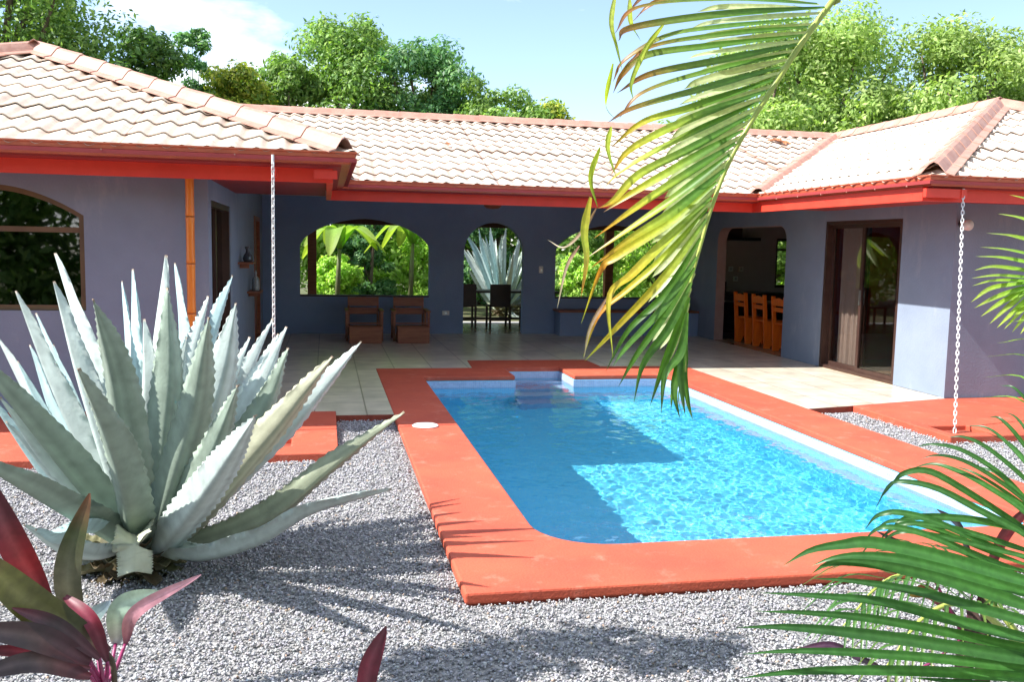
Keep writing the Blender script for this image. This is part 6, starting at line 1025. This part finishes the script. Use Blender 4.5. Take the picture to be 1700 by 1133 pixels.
GREENS = {'dark': [(.05, .11, .03), (.07, .15, .035), (.11, .20, .04)], 'mid': [(.10, .18, .05), (.15, .25, .06), (.22, .32, .08)],
          'olive': [(.16, .24, .06), (.22, .31, .08), (.29, .37, .12)], 'lime': [(.24, .38, .06), (.31, .47, .08), (.40, .55, .13)], 'yellow': [(.22, .26, .04), (.32, .33, .05), (.12, .20, .03)], 'blue': [(.06, .15, .06), (.09, .20, .08), (.15, .27, .10)]}
def tree(name, label, x, y, h, w_, key, seed, n=9000, size=.09, trunk=.18, cat='tree', group=None, lo=.35, z0=-.15, m=barkm, gap=0.3, nb=26):
    """trunk with limbs, crown of leaf sized faces; h = height, w_ = half width"""
    t = thing(name, label, cat, (x, y, z0), group)
    ch = h * (1 - gap); zb = h - ch
    r_ = random.Random(seed * 13 + 1); B = []; nb = int(nb * 1.7)
    for k in range(nb):
        a = r_.uniform(0, 6.283); f = r_.uniform(lo, 1) ; prof = math.sqrt(max(.1, 1 - ((f - .45) / .62) ** 2)) if lo < .3 or True else 1
        q = w_ * prof * r_.uniform(.25, .80); s = w_ * r_.uniform(.15, .34)
        B.append((q * math.cos(a), q * math.sin(a), zb + ch * f - s * .6, s, s, s * r_.uniform(.6, .9)))
    V, C4 = leafcloud(n, B, size, GREENS[key], seed * 7 + 3)
    c = bpy.data.objects.new('crown', cloudmesh('crown', V, C4)); C.objects.link(c); c.parent = t
    if trunk:
        mb = MB()
        bend = Vector((r_.uniform(-.05, .05) * h, r_.uniform(-.05, .05) * h, 0))
        mb.tube([(0, 0, -.3), bend * .4 + Vector((0, 0, h * .3)), bend + Vector((0, 0, h * .75))], [trunk, trunk * .75, trunk * .3], 10)
        for bb in B[::3]:
            z = zb * .5 + (bb[2] - zb) * .5
            mb.tube([bend * (z / h) + Vector((0, 0, z)), (bb[0] * .55, bb[1] * .55, (z + bb[2]) / 2), (bb[0], bb[1], bb[2])], [trunk * .4, trunk * .25, trunk * .07], 6)
        mb.build('trunk', m, t, smooth=True)
    return t
# trees behind the house (seen over the roofs)
T = tree
T('shade_tree', 'big leafy tree with a dark bare trunk above the left roof corner', -8.3, 26.5, 11.4, 3.9, 'mid', 21, 34000, .085, .30, lo=.25, gap=.25, nb=36)
T('shade_tree', 'dark green boughs sloping down behind the left hip roof', -4.9, 25.0, 7.1, 1.9, 'dark', 22, 22000, .085, .2, lo=.2, gap=.3)
T('slender_tree', 'small slender tree standing alone against the sky behind the left roof', -3.93, 29.3, 8.1, .85, 'blue', 23, 6500, .08, .09, lo=.1, gap=.36, nb=34)
T('round_tree', 'mid green tree filling the gap just left of the largest rounded tree', -1.1, 30.2, 7.7, 1.9, 'mid', 51, 20000, .085, .2, gap=.2)
T('round_tree', 'mid green tree filling the dip right of the blue green tree', 4.1, 30.6, 7.5, 1.7, 'mid', 52, 16000, .085, .2, gap=.2)
T('yellow_green_tree', 'yellowish green bushy tree beside the small slender tree', -2.6, 28.6, 6.9, 1.7, 'yellow', 24, 20000, .08, .2, gap=.3)
T('round_tree', 'largest rounded green tree rising behind the middle roof', 0.7, 31.0, 8.9, 3.5, 'mid', 25, 38000, .085, .3, lo=.2, gap=.25, nb=34)
T('round_tree', 'broad blue green tree just right of the largest rounded tree', 3.1, 30.0, 8.2, 2.6, 'blue', 26, 28000, .085, .25, lo=.2, gap=.25, nb=30)
T('round_tree', 'low mid green tree right of the rounded trees, behind the ridge', 5.3, 28.5, 6.9, 2.5, 'mid', 27, 24000, .085, .2, gap=.3)
T('yellow_green_tree', 'last small yellow tipped tree at the right end of the row behind the ridge', 7.2, 29.0, 6.5, 1.4, 'yellow', 28, 13000, .08, .15, gap=.3)
for k, (x, y, h, w_, key) in enumerate(((11.9, 24.5, 7.4, 2.5, 'olive'), (14.6, 25.5, 9.2, 3.6, 'olive'), (17.8, 24.0, 8.6, 3.4, 'olive'), (21.3, 24.5, 7.9, 3.2, 'olive'), (17.3, 29.5, 9.9, 4.0, 'mid'), (11.6, 28.5, 5.9, 2.2, 'olive'))):
    T('bright_tree', ('bright yellowish green tree just right of the hanging frond, above the valley of the roofs', 'tallest bright yellowish green tree above the right roof',
       'bright yellowish green tree directly above the right roof peak', 'bright yellowish green tree at the right edge above the roof', 'darker green tree top showing between the yellowish green trees',
       'low yellowish green bush seen just above the middle ridge near the hanging frond')[k], x, y, h, w_, key, 31 + k, 42000 if k < 4 else 24000, .085, .25, lo=.08, gap=.12, nb=44)
# garden behind the terrace, seen through the arches
gl = [('shrub', 'dense dark green shrub in the middle of the left arched window', 1.15, 25.0, 3.4, 1.15, 'blue', 41, 18000, .06),
      ('shrub', 'sunlit lime shrub at the left edge of the left arched window', -1.4, 25.5, 3.6, 1.3, 'lime', 42, 12000, .06),
      ('shrub', 'sunlit pale shrub right in the left arched window', 2.7, 25.6, 2.6, 1.1, 'lime', 43, 12000, .06),
      ('shrub', 'tall dark green shrub behind the agave in the arched doorway', 4.6, 27.5, 4.6, 1.7, 'blue', 44, 18000, .06),
      ('shrub', 'dark leafy shrub in the left half of the right arched window', 7.0, 25.0, 3.6, 1.3, 'mid', 45, 16000, .06),
      ('shrub', 'bright sunlit shrub in the right half of the right arched window', 9.3, 25.0, 3.8, 1.5, 'lime', 42, 12000, .06),
      ('shrub', 'low bright shrub at the foot of the right arched window', 6.6, 23.6, 1.7, .8, 'lime', 43, 12000, .06),
      ('shrub', 'sunlit shrub outside the kitchen window', 13.6, 23.4, 3.3, 1.5, 'lime', 42, 12000, .06),
      ('shrub', 'low bright shrub at the foot of the left arched window', .2, 24.0, 1.5, .9, 'lime', 43, 12000, .06)]
for nm, lb, x, y, h, w_, key, sd_, n, sz in gl: T(nm, lb, x, y, h, w_, key, sd_, n, sz, .06, 'shrub', None, .0, -.15, barkm, .02, 20)
V, C4 = [], []
for k in range(16):
    v, c = leafcloud(5200, [(x * 1.0, y, z, r1, r1, r1) for x, y, z, r1 in ((-13 + k * 2.05 + rnd.uniform(-.8, .8), 29.5 + rnd.uniform(-1.5, 1.5), rnd.uniform(.6, 3.8), rnd.uniform(1.1, 1.7)) for _ in range(6))], .13, GREENS[rnd.choice(['mid', 'lime', 'lime', 'lime'])], 90 + k)
    V.append(v); C4.append(c)
hg = bpy.data.objects.new('undergrowth', cloudmesh('undergrowth', np.vstack(V), np.vstack(C4))); C.objects.link(hg)
tag(hg, 'tangled sunlit undergrowth filling the garden behind the terrace', 'undergrowth', kind='stuff')
# banana plants
def banana(x, y, h, label, seed):
    t = thing('banana_plant', label, 'banana plant', (x, y, -.15), 'banana plants beyond the left arched window'); r_ = random.Random(seed)
    part('trunk', MB().tube([(x, y, -.3), (x + .05, y, h * .5), (x + .08, y, h * .8)], [.07, .06, .04], 12), mat('banana_stem', (.12, .16, .05), (.08, .06, .03), .7, 12), t, smooth=True)
    for k in range(8):
        a = k * 2.4 + r_.uniform(-.3, .3); l = r_.uniform(.9, 1.3); b0 = Vector((x + .08, y, h * .78))
        d_ = Vector((math.cos(a), math.sin(a), 0))
        blade_m = blade(MB(), [b0, b0 + d_ * l * .4 + Vector((0, 0, .5)), b0 + d_ * l + Vector((0, 0, r_.uniform(-.3, .3)))], .42, (0, 0, 1), 16, .35, lambda u: max(.04, math.sin(math.pi * min(1, .04 + u * .95)) ** .6),
                        [(.20, .38, .06), (.25, .42, .07), (.28, .36, .06)])
        part('leaf', blade_m, palmm, t, col=True, recalc=False, smooth=True)
banana(.25, 22.6, 1.9, 'banana plant just right of the terrace post in the left arched window', 3)
banana(2.1, 23.4, 2.1, 'banana plant behind the dark shrub in the left arched window', 8)
# a second agave beyond the terrace
a2 = ag.copy(); C.objects.link(a2); a2.location = (4.45, 22.4, -.15); a2.rotation_euler = (0, 0, 2.1); a2.scale = (1.25, 1.25, 1.35)
a2['label'] = 'pale blue agave beyond the terrace, seen through the arched doorway'
for ch in ag.children:
    c = ch.copy(); C.objects.link(c); c.parent = a2
# vegetation behind the camera, mirrored in the window and door glass
V, C4 = [], []
for k in range(13):
    v, c = leafcloud(4200, [(-17 + k * 2.5 + rnd.uniform(-.5, .5), -5.5 + rnd.uniform(-1, 1), z, 1.3, 1.1, 1.3) for z in (.8, 2.4, 3.8)], .16, GREENS[rnd.choice(['mid', 'lime', 'dark'])], 130 + k)
    V.append(v); C4.append(c)
hb = bpy.data.objects.new('hedge', cloudmesh('hedge', np.vstack(V), np.vstack(C4))); C.objects.link(hb)
tag(hb, 'tall mixed hedge facing the house, mirrored in the window glass', 'hedge', kind='stuff')
# overhanging tree left of the frame: its crown throws the broken shade on the gravel
st_ = thing('garden_tree', 'slender tree left of the agave whose crown shades the gravel', 'tree', (-3.4, 3.2, -.15))
V, C4 = leafcloud(420, [(.85, .15, 3.2, .35, .2, .2), (1.35, .25, 3.3, .4, .2, .2), (1.8, .1, 3.25, .3, .18, .2)], .085, GREENS['mid'], 77)
o = bpy.data.objects.new('crown', cloudmesh('crown', V, C4)); C.objects.link(o); o.parent = st_
MB().tube([(0, 0, -.3), (0, 0, 1.5), (.3, .1, 2.7), (.9, .3, 3.2), (1.7, .3, 3.25)], [.06, .05, .04, .02, .008], 10).build('trunk', barkm, st_, smooth=True)

# fallen leaves on the roof and gravel
def fallen(x, y, z, s, label, seed, tilt=(0, 0)):
    r_ = random.Random(seed); mb = MB()
    for k in range(5 if s > .1 else 2):
        a = r_.uniform(0, 6.28); d_ = Vector((math.cos(a), math.sin(a), 0))
        blade(mb, [(0, 0, .008), d_ * s * .3 + Vector((0, 0, .02)), d_ * s * .7 + Vector((0, 0, .01))], s * .3, (0, 0, 1), 8, .5, lambda u: max(.05, math.sin(math.pi * (.05 + .9 * u))), [(.4, .15, .06)])
    o = mb.build('fallen_leaves', deadleaf, recalc=False); o.location = (x, y, z); o.rotation_euler = (tilt[0], tilt[1], 0)
    return tag(o, label, 'leaves')
fallen(7.812, 15.044, 3.560, .34, 'clump of dried orange leaves lying on the main roof near the valley', 1, (R(18.5), 0))
fallen(1.752, 13.791, 3.141, .14, 'small dried brown leaf lying on the middle of the main roof', 2, (R(18.5), 0))
fallen(-0.703, 4.150, -0.108, 0.06, 'pale dried leaf curled on the gravel before the agave', 276)
fallen(-0.504, 4.042, -0.108, 0.06, 'flat dried leaf on the gravel right of the curled one', 348)
